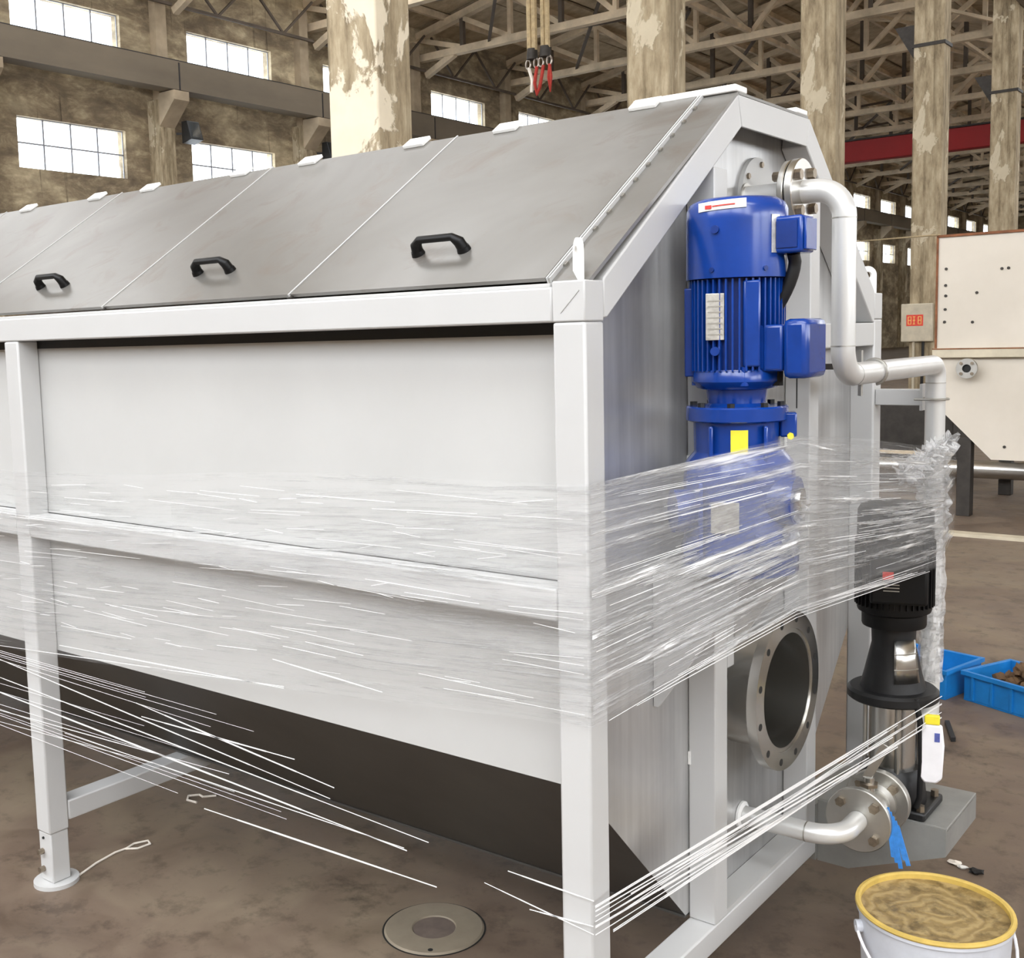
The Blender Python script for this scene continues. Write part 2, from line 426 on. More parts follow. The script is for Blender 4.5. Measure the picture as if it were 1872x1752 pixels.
# pilasters with corbels, crane girder along the far wall
pil = MB().box(-28, -27.45, -.28, .28, 0, 9.0)
pilu = MB().box(-28, -27.7, -.2+.15, .2+.15, 9.0, 12.9)
corb = MB().prism([(-27.45, 8.2), (-26.7, 8.9), (-26.7, 9.17), (-27.45, 9.17)], 'y', -.28, .28)
pmesh = pil.mesh('pilaster', 'column_mottled'); umesh = pilu.mesh('upper_pilaster', 'concrete_frame'); cmesh = corb.mesh('corbel', 'concrete_frame')
for i, yb in enumerate(YB):
    o = bpy.data.objects.new('wall_pilaster', pmesh); COL.objects.link(o); o.location = (0, yb-.62, 0)
    tag(o, 'plastered concrete pilaster with a corbel on the window wall', 'pilaster', 'pilasters along the window wall')
    for nm, me in (('upper_pilaster', umesh), ('corbel', cmesh)):
        c = bpy.data.objects.new(nm, me); COL.objects.link(c); c.parent = o
g = thing('crane_girder', (-27, 40, 9.45), 'long concrete crane girder with dark rail along the window wall', 'girder')
B(-27.35, -26.75, -9, 130, 9.2, 10.03).build('beam', 'girder', g)
B(-27.15, -26.95, -9, 130, 10.03, 10.12).build('rail', 'rail_dark', g)
for yb in YB[4:]: B(-27.36, -26.74, yb-.65, yb-.60, 9.19, 9.99).build('joint', 'rail_dark', g)

# concrete columns between the halls (corner seen in the photo at x = -6)
CY = [6.15, 11.75, 17.68, 23.95, 30.43, 36.5, 42.6, 48.7, 54.8]
CL = ['broad concrete column with peeling white plaster behind the sloping lids', 'streaked concrete column rising behind the ridge of the machine',
      'weathered concrete column behind the gable peak of the machine', 'weathered concrete column carrying the switch box with a red sign',
      'weathered concrete column behind the cream tank']
for i, y in enumerate(CY):
    c = thing('concrete_column', (-6.3, y+.22, 0), CL[i] if i < 5 else 'distant concrete column in the row between the halls', 'column', None if i < 5 else 'distant columns between the halls')
    MB().box(-6.62, -6, y, y+.48, 0, 13.2).build('shaft', 'column_peeling' if i == 0 else 'column_mottled', c, .02)
    if i >= 3:
        z = 7.5
        MB().box(-6.65, -5.97, y-.03, y+.51, z, z+.07).build('band_clamp', 'dark_steel', c)
        MB().prism([(-6.62, z+.5), (-7.05, z+.5), (-6.62, z-.25)], 'y', y+.1, y+.4).build('bracket', 'dark_steel', c)
g = thing('crane_girder', (-6.3, 40, 9.6), 'concrete crane girder carried by the row of columns', 'girder')
B(-5.97, -5.5, 29.5, 129, 9.6, 10.5).build('beam', 'girder', g)

# roof trusses
def truss_meshes():
    z0 = 12.42; pts = [(-28 + 2.2*k) for k in range(11)]; tz = lambda x: roofz(x) - .45
    out = [('bottom_chord', MB().bar((-28, 0, z0), (-6, 0, z0), .30, .26), 'truss_wood')]
    out.append(('top_chord', MB().bar((-28, 0, tz(-28)), (-17, 0, tz(-17)), .30, .26), 'truss_wood'))
    out.append(('top_chord', MB().bar((-17, 0, tz(-17)), (-6, 0, tz(-6)), .30, .26), 'truss_wood'))
    for k, x in enumerate(pts):
        if 0 < k < 10: out.append(('post', MB().bar((x, 0, z0+.1), (x, 0, tz(x)-.1), .16, .16, (1, 0, 0)), 'truss_dark' if k % 2 else 'truss_wood'))
    for k in range(10):
        a, b = pts[k], pts[k+1]
        if k < 5: out.append(('diagonal', MB().bar((a, 0, tz(a)-.1), (b, 0, z0+.1), .15, .18), 'truss_wood'))
        else: out.append(('diagonal', MB().bar((a, 0, z0+.1), (b, 0, tz(b)-.1), .15, .18), 'truss_wood'))
    out.append(('knee_brace', MB().bar((-27.6, 0, 11.75), (-26.2, 0, 12.35), .2, .22), 'truss_wood'))
    out.append(('knee_brace', MB().bar((-6.6, 0, 11.75), (-8.0, 0, 12.35), .2, .22), 'truss_wood'))
    return [(n, mb.mesh(n, mt)) for n, mb, mt in out]
TM = truss_meshes()
for yb in YB[5:]:
    t = thing('roof_truss', (0, yb, 0), 'weathered roof truss spanning the far hall under the roof slabs', 'truss', 'roof trusses of the far hall')
    for n, me in TM:
        o = bpy.data.objects.new(n, me); COL.objects.link(o); o.parent = t
# steel wall bracing above the upper windows, and diagonal roof bracing between trusses
br = [('tie', MB().bar((-27.5, .2, 11.9), (-27.5, 5.8, 11.9), .08, .09), 'truss_dark')]
for a, b in ((.2, 1.6), (1.6, 3.0), (3.0, 4.4), (4.4, 5.8)):
    zz = (13.2, 11.9) if (a in (.2, 3.0)) else (11.9, 13.2)
    br.append(('brace_bar', MB().bar((-27.5, a, zz[0]), (-27.5, b, zz[1]), .07, .07), 'truss_dark'))
BM = [(n, mb.mesh(n, mt)) for n, mb, mt in br]
rb = [('brace_bar', MB().bar((-24.5, .1, 12.5), (-19.5, 5.9, 13.9), .1, .12).mesh('brace_bar', 'truss_dark')), ('brace_bar', MB().bar((-19.5, .1, 13.9), (-24.5, 5.9, 12.5), .1, .12).mesh('brace_bar', 'truss_dark')),
      ('brace_bar', MB().bar((-14.5, .1, 13.9), (-9.5, 5.9, 12.6), .1, .12).mesh('brace_bar', 'truss_wood')), ('brace_bar', MB().bar((-9.5, .1, 12.6), (-14.5, 5.9, 13.9), .1, .12).mesh('brace_bar', 'truss_wood')),
      ('strut', MB().bar((-17, .1, 12.6), (-17, 5.9, 12.6), .16, .16).mesh('strut', 'truss_wood')), ('strut', MB().bar((-11.5, .1, 12.6), (-11.5, 5.9, 12.6), .14, .14).mesh('strut', 'truss_wood'))]
for i, yb in enumerate(YB[4:]):
    t = thing('wall_brace', (0, yb, 0), 'dark zigzag steel bracing above the upper windows', 'brace', 'zigzag braces above the windows')
    for n, me in BM:
        o = bpy.data.objects.new(n, me); COL.objects.link(o); o.parent = t
    if yb > 25:
        t = thing('roof_brace', (0, yb, 0), 'crossed roof bracing between two trusses', 'brace', 'crossed braces between the trusses')
        for n, me in rb:
            o = bpy.data.objects.new(n, me); COL.objects.link(o); o.parent = t

# red bridge crane across the far hall
c = thing('bridge_crane', (-17, 58, 10.5), 'dark red bridge crane girder spanning the far hall', 'crane')
B(-26.7, -6.7, 57.6, 58.3, 10.1, 11.15).build('box_girder', 'red_crane', c, .03)
B(-26.7, -6.7, 57.4, 57.6, 11.12, 11.2).build('walkway', 'dark_steel', c)

# floodlights on the pilasters
for i, (y, z, lb) in enumerate(((20.99, 8.05, 'black floodlight on the pilaster between the two lower windows'), (26.99, 8.12, 'black floodlight on the pilaster beside the peeling column'))):
    f = thing('floodlight', (-27, y, z), lb, 'lamp')
    bpy.context.view_layer.update()
    MB().prism([(-27.2, z-.32), (-26.75, z-.22), (-26.95, z+.34), (-27.2, z+.34)], 'y', y-.18, y+.30).build('housing', 'lamp_black', f, .02)
    MB().bar((-27.44, y-.19, z), (-27.2, y+.0, z), .06, .06).build('arm', 'rail_dark', f)
    MB().bar((-26.735, y+.06, z-.16), (-26.925, y+.06, z+.3), .36, .012).build('lens', 'window_glass', f)

# ------------------------------------------------------------------ the grey tank machine
M = thing('settling_tank', (-1.9, .81, 0), 'long pale grey steel tank on legs with hinged sloping lids and black handles', 'machine')
XL = -4.30            # far end of the machine
T = .07
def fr(name, *a, bevel=.004): return B(*a).build(name, 'paint_frame', M, bevel)
# legs
def leg(x0, y0, zt, foot=True):
    o = B(x0, x0+T, y0, y0+.066, .165, zt).build('leg', 'paint_frame', M, .005)
    B(x0+.003, x0+T-.003, y0+.003, y0+.063, .012, .166).build('foot_tube', 'paint_frame', o, .004)
    MB().lathe([(0, .0), (.066, .0), (.066, .012), (0, .012)], (x0+T/2, y0+.033, 0), 28).build('foot_plate', 'paint_frame', o)
    for z in (.05, .105): MB().cyl((x0+T/2-.012, y0-.014, z), (x0+T/2-.012, y0+.004, z), .009, n=6).build('bolt', 'bolt_steel', o)
    MB().cyl((x0+.03, y0-.001, .148), (x0+.03, y0+.004, .148), .004, n=8).build('adjusting_hole', 'pit_dark', o)
    return o
leg(-.07, 0, 1.625); leg(-1.95, 0, 1.625); leg(-3.83, 0, 1.625)
leg(-.07, 1.56, 1.625); leg(-1.95, 1.56, 1.625); leg(-3.83, 1.56, 1.625)
# long rails
for y in (0, 1.56):
    fr('top_rail', XL, -.0705, y, y+.066, 1.6255, 1.690)
    fr('corner_block', -.0705, 0, y, y+.066, 1.6255, 1.700, bevel=.003)
    for x0, x1 in ((-1.8795, -.0705), (-3.7595, -1.9505)): fr('middle_rail', x0, x1, y, y+.062, 1.063, 1.127)
fr('eave_strip', XL, -.078, .006, .05, 1.690, 1.697, bevel=.001)
# mitre weld on the near corner
MB().bar((-.052, -.0006, 1.642), (-.012, -.0006, 1.682), .0022, .0014, (0, 1, 0)).build('weld_line', 'paint_grey', M)
# cross ties between the front and rear legs
for x0 in (-.067, -1.947, -3.827): fr('cross_tie', x0, x0+.067, .0665, 1.5595, .19, .25)
# side sheets and 45 degree hopper sheets
for s in (0, 1):
    Y = (lambda y: y) if s == 0 else (lambda y: 1.626 - y)
    for x0, x1 in ((-1.9505, -.068), (-3.83, -1.9505)):
        a, b = sorted((Y(.066), Y(.070))); B(x0, x1, a, b, 1.1275, 1.603).build('side_panel', 'paint_grey', M)
        B(x0, x1, a, b, .715, 1.10).build('side_panel', 'paint_grey', M)
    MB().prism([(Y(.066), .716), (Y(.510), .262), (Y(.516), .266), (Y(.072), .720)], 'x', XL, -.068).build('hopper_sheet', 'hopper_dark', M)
    a, b = sorted((Y(.062), Y(.0655))); B(-3.83, -.0705, a, b, 1.603, 1.6253).build('rubber_seal', 'black_rubber', M)  # black strip standing in for the shade in the gap under the rail
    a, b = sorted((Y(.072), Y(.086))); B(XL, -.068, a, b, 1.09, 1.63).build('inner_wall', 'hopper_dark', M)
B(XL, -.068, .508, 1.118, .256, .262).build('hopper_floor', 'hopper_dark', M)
# end sheet with the round outlet cut out
def plate_with_hole(outer, hc, hr, x, n=48):
    bm = bmesh.new()
    vo = [bm.verts.new((x, p[0], p[1])) for p in outer]
    vi = [bm.verts.new((x, hc[0]+hr*math.cos(2*PI*k/n), hc[1]+hr*math.sin(2*PI*k/n))) for k in range(n)]
    es = [bm.edges.new((v[k], v[(k+1) % len(v)])) for v in (vo, vi) for k in range(len(v))]
    bmesh.ops.triangle_fill(bm, use_beauty=True, use_dissolve=False, edges=es)
    bmesh.ops.recalc_face_normals(bm, faces=bm.faces)
    g = bmesh.ops.extrude_face_region(bm, geom=bm.faces[:])
    bmesh.ops.translate(bm, verts=[e for e in g['geom'] if isinstance(e, bmesh.types.BMVert)], vec=(-.004, 0, 0))
    bmesh.ops.recalc_face_normals(bm, faces=bm.faces)
    mb = MB(); bm.verts.index_update()
    mb.add([v.co[:] for v in bm.verts], [[v.index for v in f.verts] for f in bm.faces]); bm.free(); return mb
FC = (.815, .738)
plate_with_hole([(.0665, 1.69), (.0665, .716), (.510, .262), (1.116, .262), (1.559, .716), (1.559, 1.69), (1.062, 2.105), (.640, 2.105)], FC, .138, -.067).build('end_sheet', 'steel_sheet', M, smooth=False)
# end pillars
fr('pillar', -.066, 0, .526, .590, .2505, 1.950, bevel=.003)
fr('pillar', -.066, 0, 1.073, 1.135, .2505, 1.965, bevel=.003)
for y in (.5245, 1.0715):
    for z in (.62, .98, 1.30): B(-.066, -.060, y-.0015, y+.002, z, z+.03).build('weld_spot', 'weld_bead', M)
fr('end_rail', -.066, 0, 1.136, 1.559, 1.55, 1.615, bevel=.003)
# gable frame
MB().prism([(.070, 1.706), (.645, 2.116), (.664, 2.050), (.078, 1.632), (.0665, 1.632), (.0665, 1.70)], 'x', -.066, .0).build('gable_rafter', 'paint_frame', M, .003)
MB().prism([(1.060, 2.117), (1.556, 1.706), (1.559, 1.70), (1.559, 1.617), (1.545, 1.617), (1.040, 2.050)], 'x', -.066, .0).build('gable_rafter', 'paint_frame', M, .003)
hd = MB().prism([(.6455, 2.116), (1.0595, 2.117), (1.0395, 2.050), (.6645, 2.050)], 'x', -.006, .0).build('gable_head', 'paint_frame', M, .001)
B(-.066, -.0065, .646, 1.059, 2.108, 2.116).build('channel_web', 'hopper_dark', hd)  # dark sheet added so the underside of the head looks shaded
# sloping lids with handles and hinges
E0 = Vector((0, .022, 1.698)); E1 = Vector((0, .650, 2.120)); SL = (E1-E0).normalized(); NR = Vector((0, -SL.z, SL.y))
LEN = (E1-E0).length
def on_roof(x, s, h): return Vector((x, 0, 0)) + E0 + SL*s + NR*h
def roof_box(x0, x1, s0, s1, h0, h1):
    mb = MB(); v = [on_roof(x, s, h) for h in (h0, h1) for s in (s0, s1) for x in (x0, x1)]
    return mb.add(v, [(0,2,3,1), (4,5,7,6), (0,1,5,4), (2,6,7,3), (0,4,6,2), (1,3,7,5)])
seams = [-.094, -.785, -1.492, -2.248, -2.985, -3.72, -4.28]
for i in range(len(seams)-1):
    x1, x0 = seams[i], seams[i+1]
    lid = roof_box(x0+.004, x1-.004, .004, LEN-.004, .002, .010).build('lid', 'lid_sheet', M)
    roof_box(x0+.0005, x0+.0042, .0, LEN, .0, .012).build('lid_lip', 'paint_frame', lid)
    # handle
    xc = -.432 if i == 0 else (x0+x1)/2 - .02 if i > 2 else (-1.166, -1.886)[i-1]
    sc = .135; hw = .062
    a0 = on_roof(xc-hw, sc, .012); a1 = on_roof(xc-hw+.004, sc, .032); a2 = on_roof(xc-hw+.018, sc, .044)
    b2 = on_roof(xc+hw-.018, sc, .044); b1 = on_roof(xc+hw-.004, sc, .032); b0 = on_roof(xc+hw, sc, .012)
    h = MB().tube([a0, a1, a2, b2, b1, b0], [.013, .0125, .0085, .0085, .0125, .013], 12).build('handle', 'black_plastic', lid)
    for p in (xc-hw, xc+hw):
        MB().cyl(on_roof(p, sc, .010), on_roof(p, sc, .020), .0155, .0135, 16).build('handle_foot', 'black_plastic', lid)
    for hx in (x0 + .17, x1 - .13):
        roof_box(hx-.035, hx+.035, LEN-.03, LEN+.012, .010, .020).build('hinge', 'hinge_white', lid, .002)
    roof_box(x0+.0005, x0+.012, -.006, .004, .0, .006).build('lid_catch', 'dark_steel', lid)
# sealing strip with clips and the fixed end strip beside the gable
for xs in (-.0935, -.0865): roof_box(xs, xs+.0028, .0, LEN, .0, .012).build('sealing_strip', 'paint_frame', M)
roof_box(-.0905, -.087, .0, LEN, .0, .006).build('sealing_groove', 'stainless_dull', M)
roof_box(-.0825, -.002, .0, LEN, -.004, .004).build('end_strip', 'lid_sheet', M)
for k in range(11): roof_box(-.0825, -.077, .05+.064*k, .062+.064*k, .004, .009).build('clip', 'stainless_dull', M)
# ridge sheet, ridge hinges, rear slope
B(XL, -.002, .652, 1.052, 2.118, 2.124).build('ridge_sheet', 'lid_sheet', M)
B(-.26, -.004, .640, .700, 2.1245, 2.140).build('ridge_plate', 'hinge_white', M, .003)
B(-.10, -.004, .985, 1.055, 2.1245, 2.138).build('ridge_plate', 'hinge_white', M, .003)
MB().prism([(1.056, 2.118), (1.600, 1.700), (1.604, 1.706), (1.060, 2.124)], 'x', XL, -.067).build('rear_cover', 'lid_sheet', M)
# lifting lugs
for (cx, cy, sgn) in ((-.033, .033, 1), (-.033, 1.593, -1)):
    d = Vector((-1, sgn, 0)).normalized(); nrm = Vector((1, sgn, 0)).normalized()
    n = 14; pts = [(-.026, 0), (.026, 0)] + [(.026*math.cos(PI*k/n), .052 + .026*math.sin(PI*k/n)) for k in range(n+1)]
    hole = [(.010*math.cos(2*PI*k/16), .052 + .010*math.sin(2*PI*k/16)) for k in range(16)]
    bm = bmesh.new()
    vo = [bm.verts.new((p[0], 0, p[1])) for p in pts]; vi = [bm.verts.new((p[0], 0, p[1])) for p in hole]
    es = [bm.edges.new((v[k], v[(k+1) % len(v)])) for v in (vo, vi) for k in range(len(v))]
    bmesh.ops.triangle_fill(bm, use_beauty=True, edges=es)
    g_ = bmesh.ops.extrude_face_region(bm, geom=bm.faces[:])
    bmesh.ops.translate(bm, verts=[e for e in g_['geom'] if isinstance(e, bmesh.types.BMVert)], vec=(0, .010, 0))
    bm.verts.index_update(); mb = MB()
    mb.add([Vector((cx, cy, 1.7)) + d*v.co.x + nrm*(v.co.y-.005) + Vector((0, 0, v.co.z)) for v in bm.verts], [[v.index for v in f.verts] for f in bm.faces]); bm.free()
    mb.build('lifting_lug', 'hinge_white', M, .001)
# round outlet flange
o = MB().lathe([(.1385, -.30), (.1385, .050), (.150, .050), (.150, .0535), (.192, .0535), (.192, .030), (.146, .030), (.146, -.071)], (0, FC[0], FC[1]), 72, 'x').build('outlet_flange', 'stainless', M)
MB().lathe([(.0, -.30), (.1384, -.30)], (0, FC[0], FC[1]), 48, 'x').build('outlet_back', 'inside_grey', o)
for k in range(12):
    a = 2*PI*(k+.5)/12; y, z = FC[0]+.172*math.cos(a), FC[1]+.172*math.sin(a)
    MB().cyl((.0525, y, z), (.0542, y, z), .0085, n=14).build('bolt_hole', 'pit_dark', o)
# round inlet plate behind the top pipe
o = MB().cyl((-.0668, .885, 1.915), (-.056, .885, 1.915), .098, n=40).build('inlet_plate', 'paint_grey', M)
for k in range(6):
    a = 2*PI*(k+.4)/6; MB().cyl((-.058, .885+.082*math.cos(a), 1.915+.082*math.sin(a)), (-.050, .885+.082*math.cos(a), 1.915+.082*math.sin(a)), .007, n=6).build('bolt', 'bolt_steel', o)
# motor shelf with gusset
SY = .365
sh = B(-.066, .180, SY, .640, 1.094, 1.108).build('motor_shelf', 'paint_frame', M, .002)
MB().prism([(-.066, 1.0935), (.125, 1.0935), (.125, 1.055), (-.056, .800), (-.066, .800)], 'y', SY, SY+.010).build('gusset', 'paint_frame', sh)
MB().prism([(-.066, 1.0935), (.125, 1.0935), (.125, 1.055), (-.056, .800), (-.066, .800)], 'y', .625, .635).build('gusset', 'paint_frame', sh)
B(-.0655, -.0005, .5905, .624, .84, 1.0).build('stiffener', 'paint_frame', sh)
# pump console
PC = MB().prism([(.001, .335), (.330, .335), (.330, .263), (.085, .165), (.001, .165)], 'y', 1.150, 1.158).build('pump_console', 'galvanised', M)
B(.001, .330, 1.1585, 1.44, .327, .335).build('console_shelf', 'galvanised', PC, .002)
MB().prism([(.001, .3265), (.330, .3265), (.330, .263), (.085, .165), (.001, .165)], 'y', 1.432, 1.440).build('console_side', 'galvanised', PC)
B(.322, .330, 1.1585, 1.4315, .263, .3265).build('console_lip', 'galvanised', PC)
B(-.066, .0005, 1.136, 1.46, .17, .3265).build('console_mount', 'galvanised', PC)
# pipe bracket on the rear corner leg
o = B(.0005, .128, 1.572, 1.612, 1.378, 1.424).build('pipe_bracket', 'paint_frame', M, .002)
B(.1285, .136, 1.556, 1.628, 1.365, 1.440).build('bracket_plate', 'paint_frame', o, .001)
# base line on the sheet and dark slot by the tie
B(-.066, -.002, .5905, 1.0725, .2505, .262).build('base_lip', 'paint_grey', M)

# ------------------------------------------------------------------ blue gear motor on the shelf
AX, AY = .09, .44
G = thing('gear_motor', (AX, AY, 1.108), 'upright glossy blue gear motor with finned body on the shelf', 'motor')
VR = Vector((.910, .414, 0)); VT = Vector((.414, -.910, 0))       # side and front directions of the motor as mounted
def mo(a, b, z): p = Vector((AX, AY, z)) + VR*a + VT*b; return p
def vbox(a0, a1, b0, b1, z0, z1):
    v = [mo(a, b, z) for z in (z0, z1) for b in (b0, b1) for a in (a0, a1)]
    return MB().add(v, [(0,2,3,1), (4,5,7,6), (0,1,5,4), (2,6,7,3), (0,4,6,2), (1,3,7,5)])
def patch(r, t0, t1, z0, z1, n=10, dz=0.0):
    """a thin label bent round the motor, angle 0 faces the front"""
    mb = MB(); v = []
    for k in range(n+1):
        t = math.radians(t0 + (t1-t0)*k/n); zz = dz*k/n
        for rr, z in ((r, z0), (r, z1), (r+.0012, z1), (r+.0012, z0)): v.append(mo(rr*math.sin(t), rr*math.cos(t), z+zz))
    f = []
    for k in range(n):
        for j in range(4): f.append((k*4+j, k*4+(j+1) % 4, (k+1)*4+(j+1) % 4, (k+1)*4+j))
    f += [(3, 2, 1, 0), (n*4, n*4+1, n*4+2, n*4+3)]
    return mb.add(v, f)
cowl = MB().lathe([(0, 1.866), (.055, 1.867), (.080, 1.864), (.094, 1.856), (.1005, 1.843), (.1015, 1.82), (.1015, 1.706), (.098, 1.706), (.098, 1.72), (0, 1.72)], (AX, AY, 0), 64).build('fan_cowl', 'blue_paint', G)
for t in (-28, 32): MB().cyl(mo(.1*math.sin(math.radians(t)), .1*math.cos(math.radians(t)), 1.722), mo(.105*math.sin(math.radians(t)), .105*math.cos(math.radians(t)), 1.722), .005, n=8).build('screw', 'blue_dark', cowl)
MB().cyl(mo(-.04, .09, 1.80), mo(-.0425, .098, 1.80), .008, n=14).build('plug', 'blue_dark', cowl)
st = patch(.1017, -46, 10, 1.842-.006, 1.842+.0115, dz=.004).build('sticker', 'white_label', cowl)
patch(.1030, -36, -28, 1.8405, 1.8475).build('red_mark', 'red_print', st, smooth=False)
patch(.1030, -27, -2, 1.8440, 1.8462, dz=.002).build('red_lettering', 'red_print', st, smooth=False)
body = MB().lathe([(0, 1.705), (.084, 1.705), (.084, 1.512), (0, 1.512)], (AX, AY, 0), 48).build('motor_body', 'blue_dark', G)
fins = MB()
for k in range(46):
    a = 2*PI*k/46; c, s_ = math.cos(a), math.sin(a)
    p0 = Vector((AX + .08*c, AY + .08*s_, 0)); p1 = Vector((AX + .0965*c, AY + .0965*s_, 0)); n_ = Vector((-s_, c, 0))*.0018
    v = [p + sg*n_ + Vector((0, 0, z)) for z in (1.522, 1.704) for p in (p0, p1) for sg in (-1, 1)]
    fins.add(v, [(0,1,3,2), (4,6,7,5), (0,4,5,1), (2,3,7,6), (0,2,6,4), (1,5,7,3)])
tag(fins.build('cooling_fins', 'blue_paint', body, smooth=False), kind='stuff')
vbox(-.104, -.080, -.03, .03, 1.51, 1.69).build('mounting_pad', 'blue_dark', body, .003)
vbox(.012, .045, .06, .094, 1.53, 1.70).build('flat_pad', 'blue_paint', body, .004)
np_ = vbox(-.060, -.024, .080, .0905, 1.584, 1.676).build('name_plate', 'silver_label', body, .001)
for k in range(7): vbox(-.056, -.028, .0900, .0912, 1.594+.011*k, 1.5965+.011*k).build('plate_line', 'stainless_dull', np_)
MB().cyl(mo(-.040, .08, 1.562), mo(-.0425, .096, 1.562), .009, n=14).build('eye_plug', 'blue_paint', body)
MB().lathe([(0, 1.524), (.088, 1.524), (.092, 1.518), (.092, 1.500), (.080, 1.486), (.062, 1.482), (.058, 1.455), (.066, 1.449), (0, 1.449)], (AX, AY, 0), 48).build('end_shield', 'blue_paint', G)
for k in range(4):
    a = .6 + k*PI/2; MB().cyl((AX+.083*math.cos(a), AY+.083*math.sin(a), 1.492), (AX+.083*math.cos(a), AY+.083*math.sin(a), 1.53), .009, n=10).build('shield_boss', 'blue_paint', G)
ad = MB().lathe([(0, 1.449), (.100, 1.449), (.103, 1.446), (.103, 1.421), (.098, 1.418), (.088, 1.416), (.086, 1.33), (0, 1.33)], (AX, AY, 0), 56).build('adapter_flange', 'blue_paint', G)
for k in range(8):
    a = .3 + k*PI/4; MB().cyl((AX+.088*math.cos(a), AY+.088*math.sin(a), 1.449), (AX+.088*math.cos(a), AY+.088*math.sin(a), 1.457), .008, n=6).build('bolt', 'black_cast', ad)
vbox(.085, .118, -.02, .03, 1.385, 1.435).build('flange_ear', 'blue_paint', ad, .004)
MB().cyl(mo(.105, .03, 1.388), mo(.105, .045, 1.388), .007, n=6).build('brass_plug', 'yellow_label', ad)
vbox(-.012, .022, .084, .0885, 1.352, 1.404).build('yellow_label', 'yellow_label', ad, .0005)
vbox(-.055, -.046, .060, .090, 1.34, 1.412).build('rib', 'blue_paint', ad, .003)
vbox(.052, .060, .055, .088, 1.34, 1.412).build('rib', 'blue_paint', ad, .003)
case = MB().lathe([(0, 1.36), (.088, 1.36), (.108, 1.335), (.114, 1.30), (.114, 1.17), (.120, 1.155), (.120, 1.1085), (0, 1.1085)], (AX+.004, AY+.004, 0), 56).build('gear_case', 'blue_paint', G)
MB().cyl(mo(-.08, .04, 1.235), mo(-.128, .055, 1.235), .045, n=28).build('input_cover', 'blue_paint', case)
MB().cyl(mo(.06, .05, 1.26), mo(.118, .07, 1.26), .05, n=28).build('output_hub', 'blue_paint', case)
MB().cyl(mo(.118, .07, 1.26), mo(.128, .073, 1.26), .028, n=20).build('hub_cap', 'stainless', case)
vbox(-.05, .005, .108, .1155, 1.20, 1.262).build('gear_plate', 'silver_label', case, .001)
vbox(-.075, -.065, .07, .112, 1.12, 1.30).build('rib', 'blue_paint', case, .003)
vbox(.035, .045, .09, .118, 1.12, 1.20).build('rib', 'blue_paint', case, .003)
# terminal boxes
tb = B(AX+.055, AX+.118, AY-.050, AY+.045, 1.520, 1.612).build('terminal_box', 'blue_paint', G, .006)
B(AX+.1185, AX+.170, AY-.056, AY+.051, 1.506, 1.622).build('box_lid', 'blue_paint', tb, .012)
MB().cyl((AX+.085, AY+.0, 1.49), (AX+.085, AY+.0, 1.521), .014, n=8).build('gland', 'black_plastic', tb)
ub = B(AX+.080, AX+.150, AY-.034, AY+.030, 1.750, 1.822).build('fan_terminal_box', 'blue_paint', G, .006)
B(AX+.1505, AX+.156, AY-.030, AY+.026, 1.755, 1.817).build('box_lid', 'blue_paint', ub, .002)
B(AX+.098, AX+.140, AY-.0365, AY-.0340, 1.76, 1.812).build('box_plate', 'blue_dark', ub)
patch(.1018, 40, 52, 1.752, 1.826).build('rating_label', 'silver_label', G)
pa = [Vector((AX+.118, AY+.0, 1.752))]
for k in range(9):
    t = k/8; pa.append(Vector((AX+.118-.055*t**1.6, AY+.01-.0*t, 1.735-.115*t)))
MB().tube(pa, .0125, 12).build('cable_conduit', 'black_rubber', G)
vbox(.118, .1205, -.02, -.0175, 1.44, 1.52).build('thin_cable', 'black_rubber', G)

# ------------------------------------------------------------------ stainless pipework
PX, PY, ZT, ZM, PD = .177, .81, 1.912, 1.495, 1.535
r = .0265
Pp = thing('water_pipe', (PX, PD, .42), 'bright stainless water pipe with elbows from the gable down to the pump', 'pipe')
bend = .062
path = [Vector((-.056, PY, ZT)), Vector((PX-bend, PY, ZT))] + arc((PX-bend, PY, ZT-bend), bend, PI/2, 0, 10, (1,0,0), (0,0,1))[1:]
path += [Vector((PX, PY, ZM+bend))] + arc((PX, PY+bend, ZM+bend), bend, PI, 1.5*PI, 10, (0,1,0), (0,0,1))[1:]
path += [Vector((PX, PD-.036, ZM))] + arc((PX, PD-.036, ZM-.036), .036, PI/2, 0, 8, (0,1,0), (0,0,1))[1:]
path += [Vector((PX, PD, .52))] + arc((PX, PD-.06, .52), .06, 0, -PI/2, 8, (0,1,0), (0,0,1))[1:] + [Vector((PX, PD-.15, .46))]
MB().tube(path, r, 28, caps=False).build('tube', 'pipe_silver', Pp)
for p, d in (((PX, PY, ZT-bend-.004), (0,0,1)), ((PX, PY, ZM+bend+.004), (0,0,1)), ((PX, PY+bend+.004, ZM), (0,1,0)), ((PX, PD, ZM-.05), (0,0,1))):
    p = Vector(p); d = Vector(d); MB().cyl(p-d*.0015, p+d*.0015, r+.0006, n=28).build('weld_ring', 'stainless_dull', Pp)
for x0, x1, rr in ((.048, .062, .074), (.066, .084, .076)):
    f = MB().lathe([(r, x0), (rr-.002, x0), (rr, x0+.002), (rr, x1-.002), (rr-.002, x1), (r, x1)], (0, PY, ZT), 48, 'x').build('flange', 'stainless', Pp)
MB().lathe([(r+.002, .0622), (.068, .0622), (.068, .0658), (r+.002, .0658)], (0, PY, ZT), 40, 'x').build('gasket', 'black_rubber', Pp)
for k in range(4):
    a = PI/4 + k*PI/2 + .12; y, z = PY+.056*math.cos(a), ZT+.056*math.sin(a)
    b_ = MB().cyl((.084, y, z), (.096, y, z), .0125, n=6).build('bolt_head', 'bolt_steel', Pp)
    MB().cyl((.030, y, z), (.048, y, z), .011, n=6).build('nut', 'bolt_steel', b_)
